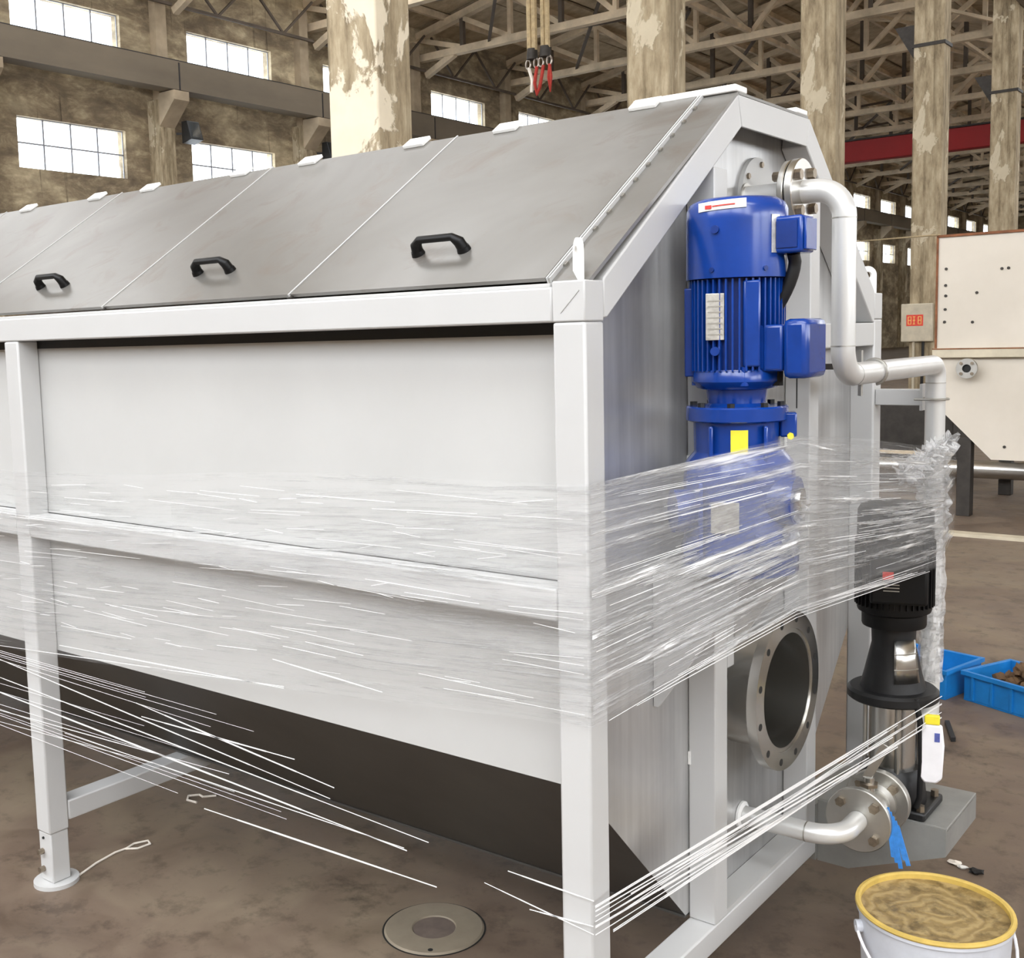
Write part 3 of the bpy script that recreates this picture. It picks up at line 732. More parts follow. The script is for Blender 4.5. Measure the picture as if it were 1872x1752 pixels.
MB().lathe([(r, 0), (.034, .0), (.034, .004), (r, .004)], (-.056, PY, ZT), 32, 'x').build('collar', 'stainless_dull', Pp)
# saddle clip on the cross run and u-bolt on the down pipe
u = MB().tube(arc((PX, PY+.215, ZM), r+.004, -.45*PI, 1.1*PI, 18, (1,0,0), (0,0,1)), .0035, 8).build('saddle_clip', 'stainless_dull', Pp)
B(PX-.036, PX-.028, PY+.205, PY+.217, ZM-.058, ZM+.052).build('clip_bolt', 'stainless_dull', u)
B(-.060, PX-.036, PY+.200, PY+.222, ZM+.006, ZM+.020).build('support_strap', 'dark_steel', u)
ub_ = [Vector((.130, PD-.034, 1.40)), Vector((PX, PD-.034, 1.40))] + arc((PX, PD, 1.40), .034, -PI/2, PI/2, 12, (1,0,0), (0,1,0)) + [Vector((.130, PD+.034, 1.40))]
MB().tube(ub_, .0032, 8).build('u_bolt', 'stainless_dull', Pp)

# lower suction pipe
ZS = .398; r = .024
S = thing('suction_pipe', (.06, PY, ZS), 'short curved stainless drain pipe leaving the bottom of the end sheet', 'pipe')
bend = .075
path = [Vector((-.066, PY, ZS)), Vector((.179-bend, PY, ZS))] + arc((.179-bend, PY+bend, ZS), bend, -PI/2, 0, 12, (1,0,0), (0,1,0))[1:] + [Vector((.179, .939, ZS))]
MB().tube(path, r, 28, caps=False).build('tube', 'pipe_silver', S)
MB().lathe([(r, -.066), (.034, -.066), (.034, -.060), (r+.0005, -.056)], (0, PY, ZS), 32, 'x').build('wall_collar', 'hinge_white', S)
MB().cyl((.179-bend-.003, PY, ZS), (.179-bend, PY, ZS), r+.0008, n=28).build('weld_ring', 'stainless_dull', S)
def yflange(y0, y1, rr, name, mat, par, a0=PI/4):
    f = MB().lathe([(.02, y0), (rr-.002, y0), (rr, y0+.002), (rr, y1-.002), (rr-.002, y1), (.02, y1)], (.179, 0, ZS), 48, 'y').build(name, mat, par)
    for k in range(4):
        a = a0 + k*PI/2; x, z = .179+.058*math.sin(a), ZS+.058*math.cos(a)
        MB().cyl((x, y0-.011, z), (x, y0, z), .0125, n=6).build('bolt_head', 'bolt_steel', f)
        MB().cyl((x, y1, z), (x, y1+.010, z), .0115, n=6).build('nut', 'bolt_steel', f)
    return f
yflange(.940, .958, .080, 'flange', 'stainless_dull', S)
Vv = thing('ball_valve', (.179, 1.02, ZS), 'small stainless flanged ball valve with lever between pipe and pump', 'valve')
MB().lathe([(.02, .959), (.052, .959), (.052, .972), (.040, .978), (.046, 1.0), (.048, 1.02), (.046, 1.04), (.040, 1.062), (.052, 1.068), (.052, 1.080), (.02, 1.080)], (.179, 0, ZS), 36, 'y').build('valve_body', 'stainless_dull', Vv)
MB().cyl((.179, 1.02, ZS+.044), (.179, 1.02, ZS+.085), .014, n=16).build('stem', 'stainless', Vv)
MB().cyl((.179, 1.02, ZS+.062), (.179, 1.02, ZS+.070), .024, n=6).build('stem_nut', 'bolt_steel', Vv)
MB().bar((.172, 1.02, ZS+.078), (.215, 1.035, ZS+.170), .022, .006, (0, 1, 0)).build('lever', 'stainless', Vv, .001)
MB().bar((.120, 1.02, ZS+.076), (.179, 1.02, ZS+.076), .020, .005).build('stop_plate', 'stainless_dull', Vv)
rb_ = MB()
for k in range(5):
    x0 = .245 + .006*k
    rb_.bar((x0, .955, ZS+.045-.01*k), (x0+.018+.003*k, .950, ZS-.075-.012*(k % 3)), .010, .002, (0, 1, 0))
tag(rb_.build('plastic_ribbon', 'blue_strap', loc=(.26, .95, ZS-.02)), 'bright blue plastic ribbon hanging from the valve flange', 'ribbon')

# ------------------------------------------------------------------ black vertical pump
QX, QY = .170, 1.226
Q = thing('vertical_pump', (QX, QY, .335), 'black motor on a slim upright stainless multistage pump', 'pump')
def qlathe(name, mat, prof, par=None, n=48): return MB().lathe(prof, (QX, QY, 0), n).build(name, mat, par or Q)
MB().lathe([(.02, 1.0805), (.078, 1.0805), (.080, 1.083), (.080, 1.100), (.02, 1.100)], (.179, 0, ZS), 48, 'y').build('suction_flange', 'stainless_dull', Q)
for k in range(4):
    a = PI/4+k*PI/2; MB().cyl((.179+.058*math.sin(a), 1.070, ZS+.058*math.cos(a)), (.179+.058*math.sin(a), 1.0805, ZS+.058*math.cos(a)), .0125, n=6).build('bolt_head', 'bolt_steel', Q)
MB().cyl((.179, 1.100, ZS), (.175, 1.16, ZS), .042, n=28).build('suction_neck', 'black_cast', Q)
MB().cyl((.175, 1.29, ZS+.03), (.177, 1.3849, .46), .036, n=28).build('discharge_neck', 'black_cast', Q)
bs = B(QX-.085, QX+.105, QY-.066, QY+.10, .3355, .358).build('base_plate', 'black_cast', Q, .006)
qlathe('base_casting', 'black_cast', [(0, .358), (.085, .358), (.088, .365), (.080, .44), (.070, .452), (0, .452)])
for dx, dy in ((.09, -.05), (.09, .075), (-.07, -.05)): MB().cyl((QX+dx, QY+dy, .358), (QX+dx, QY+dy, .374), .011, n=6).build('anchor_bolt', 'bolt_steel', bs)
sl = qlathe('pump_barrel', 'stainless', [(0, .452), (.058, .452), (.058, .632), (0, .632)])
for k in range(4):
    a = .5 + k*PI/2; MB().cyl((QX+.068*math.cos(a), QY+.068*math.sin(a), .44), (QX+.068*math.cos(a), QY+.068*math.sin(a), .635), .0055, n=10).build('tie_rod', 'stainless_dull', sl)
qlathe('head_plate', 'black_cast', [(0, .632), (.108, .632), (.114, .637), (.114, .655), (.106, .662), (0, .662)])
ln = qlathe('lantern', 'black_cast', [(.0, .662), (.082, .662), (.072, .70), (.054, .78), (.056, .828), (0, .828)])
gd = MB()
for k in range(9):
    t = math.radians(6 + 5*k); 
cg = MB(); v = []; n_ = 8
dirv = (Vector((1.088, -1.749, 0)) - Vector((QX, QY, 0))).normalized(); sid = Vector((-dirv.y, dirv.x, 0))
for z, rr in ((.69, .078), (.80, .062)):
    for k in range(n_+1):
        t = math.radians(2 + 52*k/n_); v.append(Vector((QX, QY, z)) + (dirv*math.cos(t) + sid*math.sin(t))*rr)
cg.add(v, [(k, k+1, n_+2+k, n_+1+k) for k in range(n_)])
cgo = cg.build('coupling_guard', 'stainless', ln); so = cgo.modifiers.new('solid', 'SOLIDIFY'); so.thickness = .002; so.offset = 1
for z, rr in ((.725, .0745), (.765, .0695)):
    MB().tube([Vector((QX, QY, z)) + (dirv*math.cos(math.radians(2+5.2*k)) + sid*math.sin(math.radians(2+5.2*k)))*rr for k in range(11)], .0016, 6).build('guard_rib', 'stainless_dull', cgo)
mt = qlathe('motor_housing', 'black_plastic', [(0, .828), (.078, .828), (.080, .834), (.080, .862), (.090, .868), (.092, .874), (.092, 1.06), (.088, 1.075), (0, 1.075)])
fn = MB()
for k in range(40):
    a = 2*PI*k/40; c_, s_ = math.cos(a), math.sin(a); nn = Vector((-s_, c_, 0))*.0016
    p0 = Vector((QX+.090*c_, QY+.090*s_, 0)); p1 = Vector((QX+.0985*c_, QY+.0985*s_, 0))
    fn.add([p + sg*nn + Vector((0, 0, z)) for z in (.885, 1.055) for p in (p0, p1) for sg in (-1, 1)], [(0,1,3,2), (4,6,7,5), (0,4,5,1), (2,3,7,6), (0,2,6,4), (1,5,7,3)])
tag(fn.build('cooling_fins', 'black_plastic', mt, smooth=False), kind='stuff')
qlathe('fan_cowl', 'black_plastic', [(0, 1.150), (.070, 1.149), (.086, 1.143), (.093, 1.130), (.094, 1.060), (0, 1.060)])
tbx = MB(); 
def qv(a, b, z): return Vector((QX, QY, z)) + sid*a + dirv*b
def qbox(a0, a1, b0, b1, z0, z1):
    v = [qv(a, b, z) for z in (z0, z1) for b in (b0, b1) for a in (a0, a1)]
    return MB().add(v, [(0,2,3,1), (4,5,7,6), (0,1,5,4), (2,6,7,3), (0,4,6,2), (1,3,7,5)])
cb = qbox(-.058, .078, .070, .118, .905, 1.03).build('connection_box', 'black_plastic', mt, .008)
lg = qbox(-.028, -.002, .118, .1192, .970, .990).build('red_badge', 'red_print', cb)
for k in range(3): qbox(-.034+.004*k, .012, .118, .1190, .956-.008*k, .9585-.008*k).build('badge_lettering', 'stainless_dull', cb)
# white document bag tied to the pump
bag = thing('document_bag', (QX+.09, QY+.05, .45), 'white plastic bag with a yellow top strip hanging beside the pump', 'bag')
bo = [(.066, .458), (.078, .444), (.106, .444), (.120, .458), (.124, .545), (.118, .598), (.078, .600), (.068, .59)]
mb = MB(); nn = len(bo); v = [qv(a, .085, z) for a, z in bo] + [qv(a, .099, z) for a, z in bo]
mb.add(v, [tuple(range(nn-1, -1, -1)), tuple(range(nn, 2*nn))] + [(k, (k+1) % nn, nn+(k+1) % nn, nn+k) for k in range(nn)])
mb.build('bag_body', 'bag_white', bag, .005)
qbox(.076, .112, .084, .100, .5985, .622).build('yellow_strip', 'yellow_label', bag, .002)
qbox(.100, .1125, .0995, .1003, .555, .578).build('printed_mark', 'bag_print', bag)
MB().tube([qv(.055, .09, .66), qv(.066, .092, .60), qv(.070, .092, .50), qv(.068, .09, .40), qv(.060, .085, .372)], .0075, 10).build('pump_cable', 'black_rubber', Q)

# ------------------------------------------------------------------ stretch film round the machine
def film_mesh(name, mat, parent, stations, dv=0.0, step=.05, rows=10, amp=.002, seed=0, sag=.0):
    """stations: (x, y, top, bottom); the film is stretched between them, u runs along it and v from edge to edge"""
    rnd = random.Random(seed); cols = []; s = 0.0; prev = None
    for i in range(len(stations)-1):
        a, b = stations[i], stations[i+1]; L = math.hypot(b[0]-a[0], b[1]-a[1]); n = max(2, int(L/step))
        for k in range(n + (1 if i == len(stations)-2 else 0)):
            t = k/n; cols.append((s + L*t, [a[j] + (b[j]-a[j])*t for j in range(4)], math.sin(PI*t), ((b[1]-a[1])/L, -(b[0]-a[0])/L)))
        s += L
    bm = bmesh.new(); uvl = bm.loops.layers.uv.new('UVMap'); grid = []; uvs = {}
    ph = [rnd.random()*6 for _ in range(4)]
    for u, (x, y, zt, zb), w_, nr in cols:
        row = []
        for r_ in range(rows+1):
            t = r_/rows; z = zb + (zt-zb)*t + .006*math.sin(u*3.1 + ph[0])*(1-t) + .005*math.sin(u*4.3 + ph[1])*t
            d = amp*w_*(math.sin(t*17 + ph[2] + u*1.3) + math.sin(t*31 + ph[3] - u*2.1))
            vt = bm.verts.new((x + nr[0]*d, y + nr[1]*d, z)); row.append(vt); uvs[vt] = (u, t*.46 + dv)
        grid.append(row)
    for i in range(len(grid)-1):
        for j in range(rows):
            f = bm.faces.new((grid[i][j], grid[i+1][j], grid[i+1][j+1], grid[i][j+1])); f.smooth = True
            for lp in f.loops: lp[uvl].uv = uvs[lp.vert]
    off = OFF[parent.name]; bmesh.ops.translate(bm, verts=bm.verts, vec=(-off[0], -off[1], -off[2]))
    me = bpy.data.meshes.new(name); bm.to_mesh(me); bm.free(); me.materials.append(MATS[mat])
    o = bpy.data.objects.new(name, me); COL.objects.link(o); o.parent = parent; OFF[o.name] = off; return o
F = thing('stretch_film', (0, -.01, .9), 'clear plastic stretch film with white creases wound round the grey tank', 'plastic film')
st1 = [(XL, -.009, 1.20, .64), (-1.9, -.009, 1.255, .715), (-.95, -.009, 1.30, .80), (.009, -.009, 1.337, .868), (.232, .40, 1.392, 1.03), (.285, 1.20, 1.302, 1.0), (.212, 1.572, 1.262, 1.01)]
film_mesh('film_layer', 'film', F, st1, 0, seed=1)
st2 = [(XL, -.012, 1.12, .70), (-1.9, -.012, 1.14, .78), (-.95, -.012, 1.16, .88), (.012, -.012, 1.30, .93), (.236, .40, 1.33, 1.06), (.289, 1.20, 1.23, 1.03), (.216, 1.575, 1.20, 1.04)]
film_mesh('film_layer', 'film', F, st2, 3.3, seed=2)
st3 = [(-1.2, -.015, 1.24, 1.02), (-.5, -.015, 1.29, 1.03), (.015, -.015, 1.325, .99), (.240, .40, 1.37, 1.10), (.292, 1.20, 1.21, 1.08)]
film_mesh('film_layer', 'film', F, st3, 7.7, seed=3)
st4 = [(.018, -.018, 1.33, .885), (.243, .395, 1.388, 1.045), (.295, 1.20, 1.29, 1.01), (.222, 1.58, 1.25, 1.02)]
film_mesh('film_layer', 'film_end', F, st4, 12.1, seed=4)
# dense crumpled gather round the down pipe and over the gear case
def crumple(parent, name, c0, c1, r0, n=26, m_=16, amp=.02, seed=5, mat='film_dense'):
    rnd = random.Random(seed); c0 = Vector(c0); c1 = Vector(c1); bm = bmesh.new(); uvl = bm.loops.layers.uv.new('UVMap'); g = []; uvs = {}
    d = (c1-c0).normalized(); u = d.orthogonal().normalized(); w = d.cross(u); off = Vector(OFF[parent.name])
    for i in range(m_+1):
        row = []
        for k in range(n):
            a = 2*PI*k/n; rr = r0 + amp*rnd.random()**2
            p = c0 + (c1-c0)*(i/m_) + (u*math.cos(a) + w*math.sin(a))*rr + d*amp*.5*(rnd.random()-.5) - off
            vt = bm.verts.new(p); row.append(vt); uvs[vt] = (k*.05 + 11, i*.02)
        g.append(row)
    for i in range(m_):
        for k in range(n):
            f = bm.faces.new((g[i][k], g[i][(k+1) % n], g[i+1][(k+1) % n], g[i+1][k])); f.smooth = False
            for lp in f.loops: lp[uvl].uv = uvs[lp.vert]
    me = bpy.data.meshes.new(name); bm.to_mesh(me); bm.free(); me.materials.append(MATS[mat])
    o = bpy.data.objects.new(name, me); COL.objects.link(o); o.parent = parent; OFF[o.name] = tuple(off); return o
crumple(F, 'film_gather', (PX, PD, 1.00), (PX, PD, 1.25), .033, amp=.02, seed=5)
crumple(F, 'film_gather', (PX, PD, .60), (PX, PD, 1.00), .030, amp=.010, seed=6)
crumple(F, 'film_gather', (.20, PD-.36, 1.225), (.20, PD+.075, 1.285), .010, n=18, m_=34, amp=.030, seed=8)
crumple(F, 'film_gather', (.215, .405, 1.15), (.225, .43, 1.26), .008, n=12, m_=14, amp=.022, seed=9)
sd = MB()
def strand(p, q, w_=.0022, th=.0010, sag=.0):
    p = Vector(p); q = Vector(q); n = 6; pts = [p + (q-p)*k/n - Vector((0, 0, sag*math.sin(PI*k/n))) for k in range(n+1)]
    for k in range(n): sd.bar(pts[k], pts[k+1], th, w_*(.35 + .65*math.sin(PI*(k+.5)/n)))
rnd = random.Random(21)
lst = [(-2.073, .717, -.823, .809, 3), (-1.379, .63, -.797, .64, 5), (-1.4, .663, -.671, .601, 5), (-2.3, .69, -.685, .572, 4), (-2.4, .63, -.396, .546, 4), (-2.4, .58, -.458, .511, 6),
       (-1.137, .437, -.377, .453, 6), (-1.748, .51, -.466, .515, 3), (-.19, .542, .009, .539, 4), (-.139, .477, .007, .488, 4), (-.857, .869, -.514, .851, 4), (-1.747, .767, -.824, .805, 4), (-2.4, .46, -1.296, .513, 2), (-2.4, .50, -1.034, .551, 3),
       (-.25, .50, .008, .472, 3)]
for x0, z0, x1, z1, w_ in lst: strand((x0, -.0105, z0), (x1, -.0105, z1), w_*.00072)
for k in range(12):
    z = .47 + .27*rnd.random(); x0 = -2.6; x1 = -1.5 + .7*rnd.random()
    strand((x0, -.0100-.0006*(k % 5), z + .02*(rnd.random()-.5)), (x1, -.0100-.0006*(k % 5), z - .02 + .03*rnd.random()), .0006 + .0007*rnd.random())
for k in range(150):        # bright short creases on the long side and across the corner
    x0 = -2.1 + 2.0*rnd.random(); L = .05 + .3*rnd.random()**2; z = .80 + .10*(x0+2)/2 + .42*rnd.random()
    x1 = min(x0+L, -.002)
    strand((x0, -.0165, z), (x1, -.0165, z + (.02*rnd.random()-.006)), .0005 + .0011*rnd.random()**2)
for k in range(13):        # lower bundle rising from the near leg to the pump
    z0 = .455 + .075*rnd.random(); z1 = .585 + .075*rnd.random()
    t0 = 0 if k % 3 else .1*rnd.random(); a = Vector((.012, -.010, z0)); b = Vector((.292, 1.23, z1))
    strand(a + (b-a)*t0, b if k % 2 else a + (b-a)*(.7+.2*rnd.random()), .0018 + .0028*rnd.random())
for k in range(90):        # fan of creases across the end
    z0 = .90 + .42*rnd.random(); t = (z0-.88)/.46; z1 = 1.02 + .26*t + .03*(rnd.random()-.5)
    a = Vector((.016, -.014, z0)); g_ = Vector((.2395, .395, 1.06 + .31*t)); b = Vector((.293, 1.20, z1))
    if rnd.random() < .6:
        t0 = rnd.random()*.6; strand(a + (g_-a)*t0, a + (g_-a)*min(1, t0+.2+.4*rnd.random()), .0005 + .0011*rnd.random())
    else:
        t0 = rnd.random()*.7; strand(g_ + (b-g_)*t0, g_ + (b-g_)*min(1, t0+.15+.3*rnd.random()), .0005 + .0011*rnd.random())
for k in range(7):         # folded lower edge of the film
    z_ = .868 + .02*rnd.random(); y_ = 1.028 + .025*rnd.random(); t_ = rnd.random()*.6; a = Vector((.014, -.012, z_)); g_ = Vector((.237, .398, y_)); b = Vector((.290, 1.21, .99 + .03*rnd.random()))
    strand(a + (g_-a)*t_, g_, .0014); strand(g_, g_ + (b-g_)*(1-t_*.5), .0014)
tag(sd.build('film_strands', 'film_strand', F), kind='stuff')

# ------------------------------------------------------------------ things on the floor
BK = thing('paint_bucket', (.40, .80, 0), 'round pale grey paint bucket filled to the brim with dried tan paint', 'bucket')
MB().lathe([(0, .002), (.142, .002), (.146, .008), (.160, .285), (.165, .288), (.165, .300), (.159, .302), (.157, .298), (.156, .283), (.1565, .27), (.139, .012), (0, .012)], (.40, .80, 0), 64).build('pail', 'bucket_grey', BK)
MB().lathe([(.1665, .2965), (.168, .300), (.1665, .305), (.160, .306), (.1555, .303), (.1555, .286)], (.40, .80, 0), 64).build('rim', 'bucket_rim', BK)
pt = bpy.data.objects.new('dried_paint', MB().lathe([(0, .0), (.05, .001), (.10, -.001), (.14, .0005), (.1565, .004)], (0, 0, 0), 56).mesh('dried_paint', 'bucket_paint'))
COL.objects.link(pt); pt.parent = BK; pt.location = (0, 0, .288)
for a in (-2.55, .6): MB().cyl((.40+.158*math.cos(a), .80+.158*math.sin(a), .255), (.40+.172*math.cos(a), .80+.172*math.sin(a), .255), .014, n=14).build('ear', 'bucket_grey', BK)
hp = [Vector((.40+.17*math.cos(-2.55 + 3.15*t), .80+.17*math.sin(-2.55 + 3.15*t), .255 - .11*math.sin(PI*t))) for t in [k/24 for k in range(25)]]
MB().tube(hp, .0035, 8).build('wire_handle', 'bag_white', BK)

fc = thing('floor_cover', (-.812, .49, 0), 'round steel cover ring with a recessed centre set in the floor', 'floor cover')
MB().lathe([(.058, .002), (.061, .0055), (.132, .0055), (.137, .001)], (-.812, .49, 0), 64).build('ring', 'cover_beige', fc)
MB().lathe([(0, .0025), (.058, .0025)], (-.812, .49, 0), 40).build('centre_disc', 'cover_centre', fc)
MB().lathe([(.137, .0008), (.142, .0008)], (-.812, .49, 0), 64).build('gap', 'pit_dark', fc)
MB().cyl((-.745, .393, .0054), (-.745, .393, .0062), .007, n=14).build('lift_hole', 'pit_dark', fc)

def crate(loc, rot, L, Wd, H, label):
    c = thing('plastic_crate', loc, label, 'crate'); c.rotation_euler = (0, 0, rot); t = .008
    OFF[c.name] = (0, 0, 0)
    B(-L/2, L/2, -Wd/2, Wd/2, .001, .008).build('bottom', 'blue_crate', c)
    for nm, a in (('side', (-L/2, L/2, -Wd/2, -Wd/2+t, .008, H)), ('side', (-L/2, L/2, Wd/2-t, Wd/2, .008, H)), ('side', (-L/2, -L/2+t, -Wd/2+t, Wd/2-t, .008, H)), ('side', (L/2-t, L/2, -Wd/2+t, Wd/2-t, .008, H))):
        B(*a).build(nm, 'blue_crate', c, .002)
    rim = MB(); 
    for a in ((-L/2-.01, L/2+.01, -Wd/2-.01, -Wd/2+.0, H-.018, H), (-L/2-.01, L/2+.01, Wd/2, Wd/2+.01, H-.018, H), (-L/2-.01, -L/2, -Wd/2, Wd/2, H-.018, H), (L/2, L/2+.01, -Wd/2, Wd/2, H-.018, H)): rim.box(*a)
    rim.build('rim', 'blue_crate', c)
    for k in range(5):
        x = -L/2 + L*(k+.5)/5; B(x-.005, x+.005, -Wd/2-.008, -Wd/2, .01, H-.018).build('rib', 'blue_crate', c)
    return c
crate((-.40, 3.44, 0), math.radians(-14), .42, .30, .13, 'blue plastic crate almost empty on the floor behind the pump')
c2 = crate((.10, 3.34, 0), math.radians(-24), .46, .30, .13, 'blue plastic crate heaped with brown castings')
bpy.context.view_layer.update()
lump = []
for s_ in range(4):
    bm = bmesh.new(); bmesh.ops.create_icosphere(bm, subdivisions=2, radius=1); rn = random.Random(40+s_)
    for v in bm.verts: v.co *= .62 + .6*rn.random()
    me = bpy.data.meshes.new('casting'); bm.to_mesh(me); bm.free(); me.materials.append(MATS['scrap']); lump.append(me)
rn = random.Random(3)
spots = [(i, j, 0) for i in range(6) for j in range(4)] + [(i, j, 1) for i in range(5) for j in range(3)] + [(i, j, 2) for i in range(3) for j in range(2)]
for k, (i, j, L_) in enumerate(spots):
    ni, nj = ((6, 4), (5, 3), (3, 2))[L_]
    p = c2.matrix_world @ Vector(((i-(ni-1)/2)*.066 + .006*rn.random(), (j-(nj-1)/2)*.062 + .006*rn.random(), .042 + L_*.055)); o = bpy.data.objects.new('casting', lump[k % 4]); COL.objects.link(o)
    o.location = p; q_ = .024 + .006*rn.random(); o.scale = (q_*1.25, q_, q_); o.rotation_euler = (rn.random()*6, rn.random()*6, rn.random()*6)
    tag(o, 'rough brown metal casting heaped in the full blue crate', 'casting', 'castings heaped in the blue crate')

def ftube(name, pts, r_, mat, label, cat, z=None):
    P = [Vector((x, y, (z or r_))) for x, y in pts]
    o = MB().tube(P, r_, 8).build(name, mat, loc=tuple(P[0])); return tag(o, label, cat)
ftube('string', [(-1.885, .085), (-1.915, .17), (-1.93, .25), (-1.925, .29), (-1.935, .325), (-1.915, .365), (-1.89, .355), (-1.895, .31), (-1.925, .285)], .0035, 'string_white', 'white string ending in a loop beside the foot of the leg', 'string')
ftube('string', [(-2.03, .655), (-2.075, .65), (-2.10, .675), (-2.075, .705), (-2.05, .70), (-2.02, .735)], .004, 'string_white', 'short curled scrap of white string under the tank', 'string')
for i, (x, y, r_, mt_, lb) in enumerate(((.215, 1.69, .012, 'string_white', 'small white crumb of debris on the floor by the bucket'), (.242, 1.675, .010, 'white_label', 'pale flat chip of debris on the floor near the pump console'), (.282, 1.664, .016, 'black_rubber', 'small black lump of debris on the floor behind the bucket'))):
    o = bpy.data.objects.new('debris', lump[i].copy()); o.data.materials.clear(); o.data.materials.append(MATS[mt_]); COL.objects.link(o)
    o.location = (x, y, r_*.5); o.scale = (r_*1.6, r_, r_*.55); tag(o, lb, 'debris')
o = MB().prism([(-.15, 2.93), (-.135, 2.94), (-.06, 2.75), (-.075, 2.74)], 'z', .001, .018).build('steel_offcut', 'black_cast', loc=(-.1, 2.84, 0)); tag(o, 'thin black steel offcut lying on the floor past the pump', 'offcut')

# ------------------------------------------------------------------ cream tank in the background
K = thing('cream_tank', (-.3, 9.2, 0), 'cream painted steel hopper tank on legs in the background', 'tank')
B(-1.70, 1.6, 8.3, 9.9, 1.415, 2.335).build('upper_body', 'tank_cream', K)
B(-1.72, 1.62, 8.25, 9.95, 1.335, 1.414).build('joint_flange', 'box_metal', K, .005)
B(-1.72, 1.62, 8.246, 8.2495, 1.405, 1.414).build('rust_line', 'rust', K)
MB().prism([(-1.66, 1.334), (-1.66, .90), (-1.25, .49), (1.2, .49), (1.6, .90), (1.6, 1.334)], 'y', 8.3, 9.9).build('hopper', 'tank_cream', K)
B(-1.71, -1.695, 8.285, 8.30, 1.415, 2.35).build('edge_angle', 'rust', K)
B(-1.70, 1.6, 8.285, 8.30, 2.335, 2.355).build('edge_angle', 'rust', K)
for x, y in ((-1.52, 8.31), (-1.52, 9.75), (1.36, 8.31), (1.36, 9.75)): B(x, x+.11, y, y+.11, 0, .67 if y < 9 else .9).build('leg', 'dark_steel', K, .005)
nz = MB().lathe([(.034, 8.20), (.082, 8.20), (.084, 8.203), (.084, 8.222), (.045, 8.222), (.045, 8.30)], (-1.431, 0, 1.248), 36, 'y').build('nozzle', 'stainless_dull', K)
MB().lathe([(0, 8.222), (.034, 8.222)], (-1.431, 0, 1.248), 24, 'y').build('bore', 'pit_dark', nz)
for k in range(4):
    a = PI/4+k*PI/2; MB().cyl((-1.431+.060*math.cos(a), 8.19, 1.248+.060*math.sin(a)), (-1.431+.060*math.cos(a), 8.2, 1.248+.060*math.sin(a)), .014, n=6).build('bolt', 'bolt_steel', nz)
for x, z in ((-1.632, 2.073), (-1.634, 1.937), (-1.632, 1.851), (-1.634, 1.738), (-1.637, 1.634), (-1.389, 1.867), (-1.418, 1.627), (-1.203, 2.052), (-1.154, 2.054), (-.9, 1.9), (-1.15, .60)):
    MB().cyl((x, 8.292, z), (x, 8.301, z), .012, n=10).build('bolt', 'dark_steel', K)
o = MB().cyl((-4.2, 9.65, .245), (3, 9.65, .245), .085, n=28).build('steel_pipe', 'stainless', loc=(-1, 9.65, .245)); tag(o, 'long bright steel pipe lying behind the cream tank', 'pipe')
for x in (-3.4, 0, 2.6):
    o = B(x-.06, x+.06, 9.5, 9.8, 0, .159).build('pipe_block', 'scrap', loc=(x, 9.65, 0)); tag(o, 'timber block carrying the long steel pipe', 'block', 'timber blocks under the pipe')
o = B(-3.5, 2.5, 7.30, 7.42, 0, .025).build('floor_rail', 'box_metal', loc=(0, 7.36, 0)); tag(o, 'flat pale steel strip laid across the floor before the cream tank', 'floor strip')
# dark machinery behind the down pipe
R_ = thing('steel_rack', (-2.75, 10.6, 0), 'low dark steel rack with a row of studs behind the pipe', 'rack')
B(-3.5, -2.05, 10.2, 11.0, .18, .82).build('frame_body', 'dark_steel', R_, .01)
for x in (-3.45, -2.15): B(x, x+.08, 10.25, 10.33, 0, .18).build('leg', 'dark_steel', R_); B(x, x+.08, 10.85, 10.93, 0, .18).build('leg', 'dark_steel', R_)
for k in range(11): MB().cyl((-3.4+.13*k, 10.26, .82), (-3.4+.13*k, 10.26, .93), .035, n=10).build('stud', 'black_cast', R_)
B(-3.5, -2.05, 10.19, 10.20, .30, .34).build('trim_bar', 'truss_wood', R_)

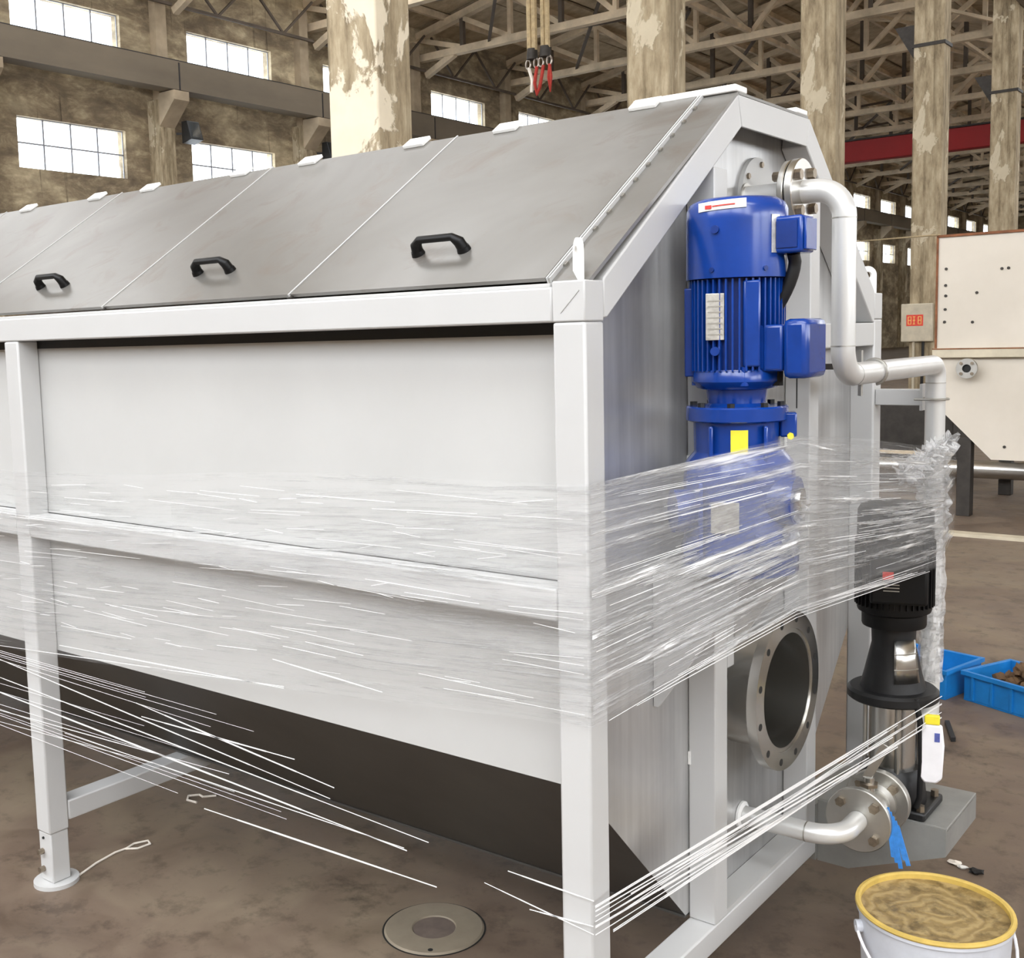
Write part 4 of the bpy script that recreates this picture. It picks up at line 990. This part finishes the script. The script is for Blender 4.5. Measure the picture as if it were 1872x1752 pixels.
# switch box with red sign on the fourth column
X = thing('switch_box', (-6.42, 23.85, 1.69), 'beige metal switch box with a red sign on the column', 'switch box')
B(-6.75, -6.10, 23.80, 23.945, 1.28, 2.10).build('case', 'box_metal', X, .02)
sg = B(-6.63, -6.28, 23.795, 23.80, 1.62, 1.86).build('sign', 'sign_red', X)
for k, gx in enumerate((-6.60, -6.495, -6.39)):
    q_ = MB(); w_ = .075 if k != 1 else .05
    q_.box(gx, gx+w_, 23.7935, 23.795, 1.655, 1.668); q_.box(gx, gx+w_, 23.7935, 23.795, 1.735, 1.748); q_.box(gx, gx+w_, 23.7935, 23.795, 1.812, 1.825)
    if k != 1: q_.box(gx, gx+.014, 23.7935, 23.795, 1.655, 1.825).box(gx+w_-.014, gx+w_, 23.7935, 23.795, 1.655, 1.825)
    else: q_.box(gx+.018, gx+.032, 23.7935, 23.795, 1.655, 1.825)
    q_.build('sign_character', 'sign_yellow', sg)
MB().tube([(-6.3, 23.88, 1.28), (-6.3, 23.88, .9), (-6.32, 23.9, .3)], .03, 8).build('cable', 'black_rubber', X)
MB().tube([(-6.5, 23.88, 1.28), (-6.5, 23.9, .1)], .03, 8).build('conduit', 'box_metal', X)
o = MB().cyl((-1.70, 8.32, 2.36), (-6.0, 18.0, 3.08), .008, n=6).build('cable', 'rope', loc=(-4, 13, 2.8)); tag(o, 'thin slack cable running from the cream tank to a column', 'cable')

# hoist ropes and slings hanging in the far hall
Hh = thing('hoist_sling', (-10.26, 15.1, 6.3), 'tan hoist ropes with shackles and red slings hanging from the roof', 'hoist')
for x in (-10.44, -10.34): MB().tube([(x, 15.1, 12.3), (x, 15.1, 9), (x, 15.1, 6.55)], .052, 8).build('rope', 'rope', Hh)
for x in (-10.16, -10.07): MB().tube([(x, 15.1, 12.3), (x, 15.1, 9), (x, 15.1, 6.55)], .045, 8).build('rope', 'rope', Hh)
for x in (-10.39, -10.12):
    MB().cyl((x, 15.1, 6.40), (x, 15.1, 6.58), .10, .09, 14).build('socket', 'dark_steel', Hh)
    for dx in (-.09, .08):
        MB().tube([Vector((x+dx, 15.1, 6.33)) + Vector((.05*math.cos(a), 0, .075*math.sin(a))) for a in [2*PI*k/14 for k in range(15)]], .018, 6).build('shackle', 'shackle', Hh)
MB().tube([(-10.30, 15.1, 6.27), (-10.35, 15.1, 6.0), (-10.31, 15.1, 5.80), (-10.25, 15.1, 5.90), (-10.20, 15.1, 6.1), (-10.16, 15.1, 6.27)], .03, 8).build('sling', 'sling_red', Hh)
MB().tube([(-10.03, 15.1, 6.27), (-10.06, 15.1, 6.05), (-10.03, 15.1, 5.82), (-10.01, 15.1, 6.05), (-10.04, 15.1, 6.27)], .028, 8).build('sling', 'sling_red', Hh)
MB().tube([(-10.47, 15.1, 6.27), (-10.40, 15.1, 6.05), (-10.42, 15.1, 5.85)], .03, 8).build('sling', 'string_white', Hh)
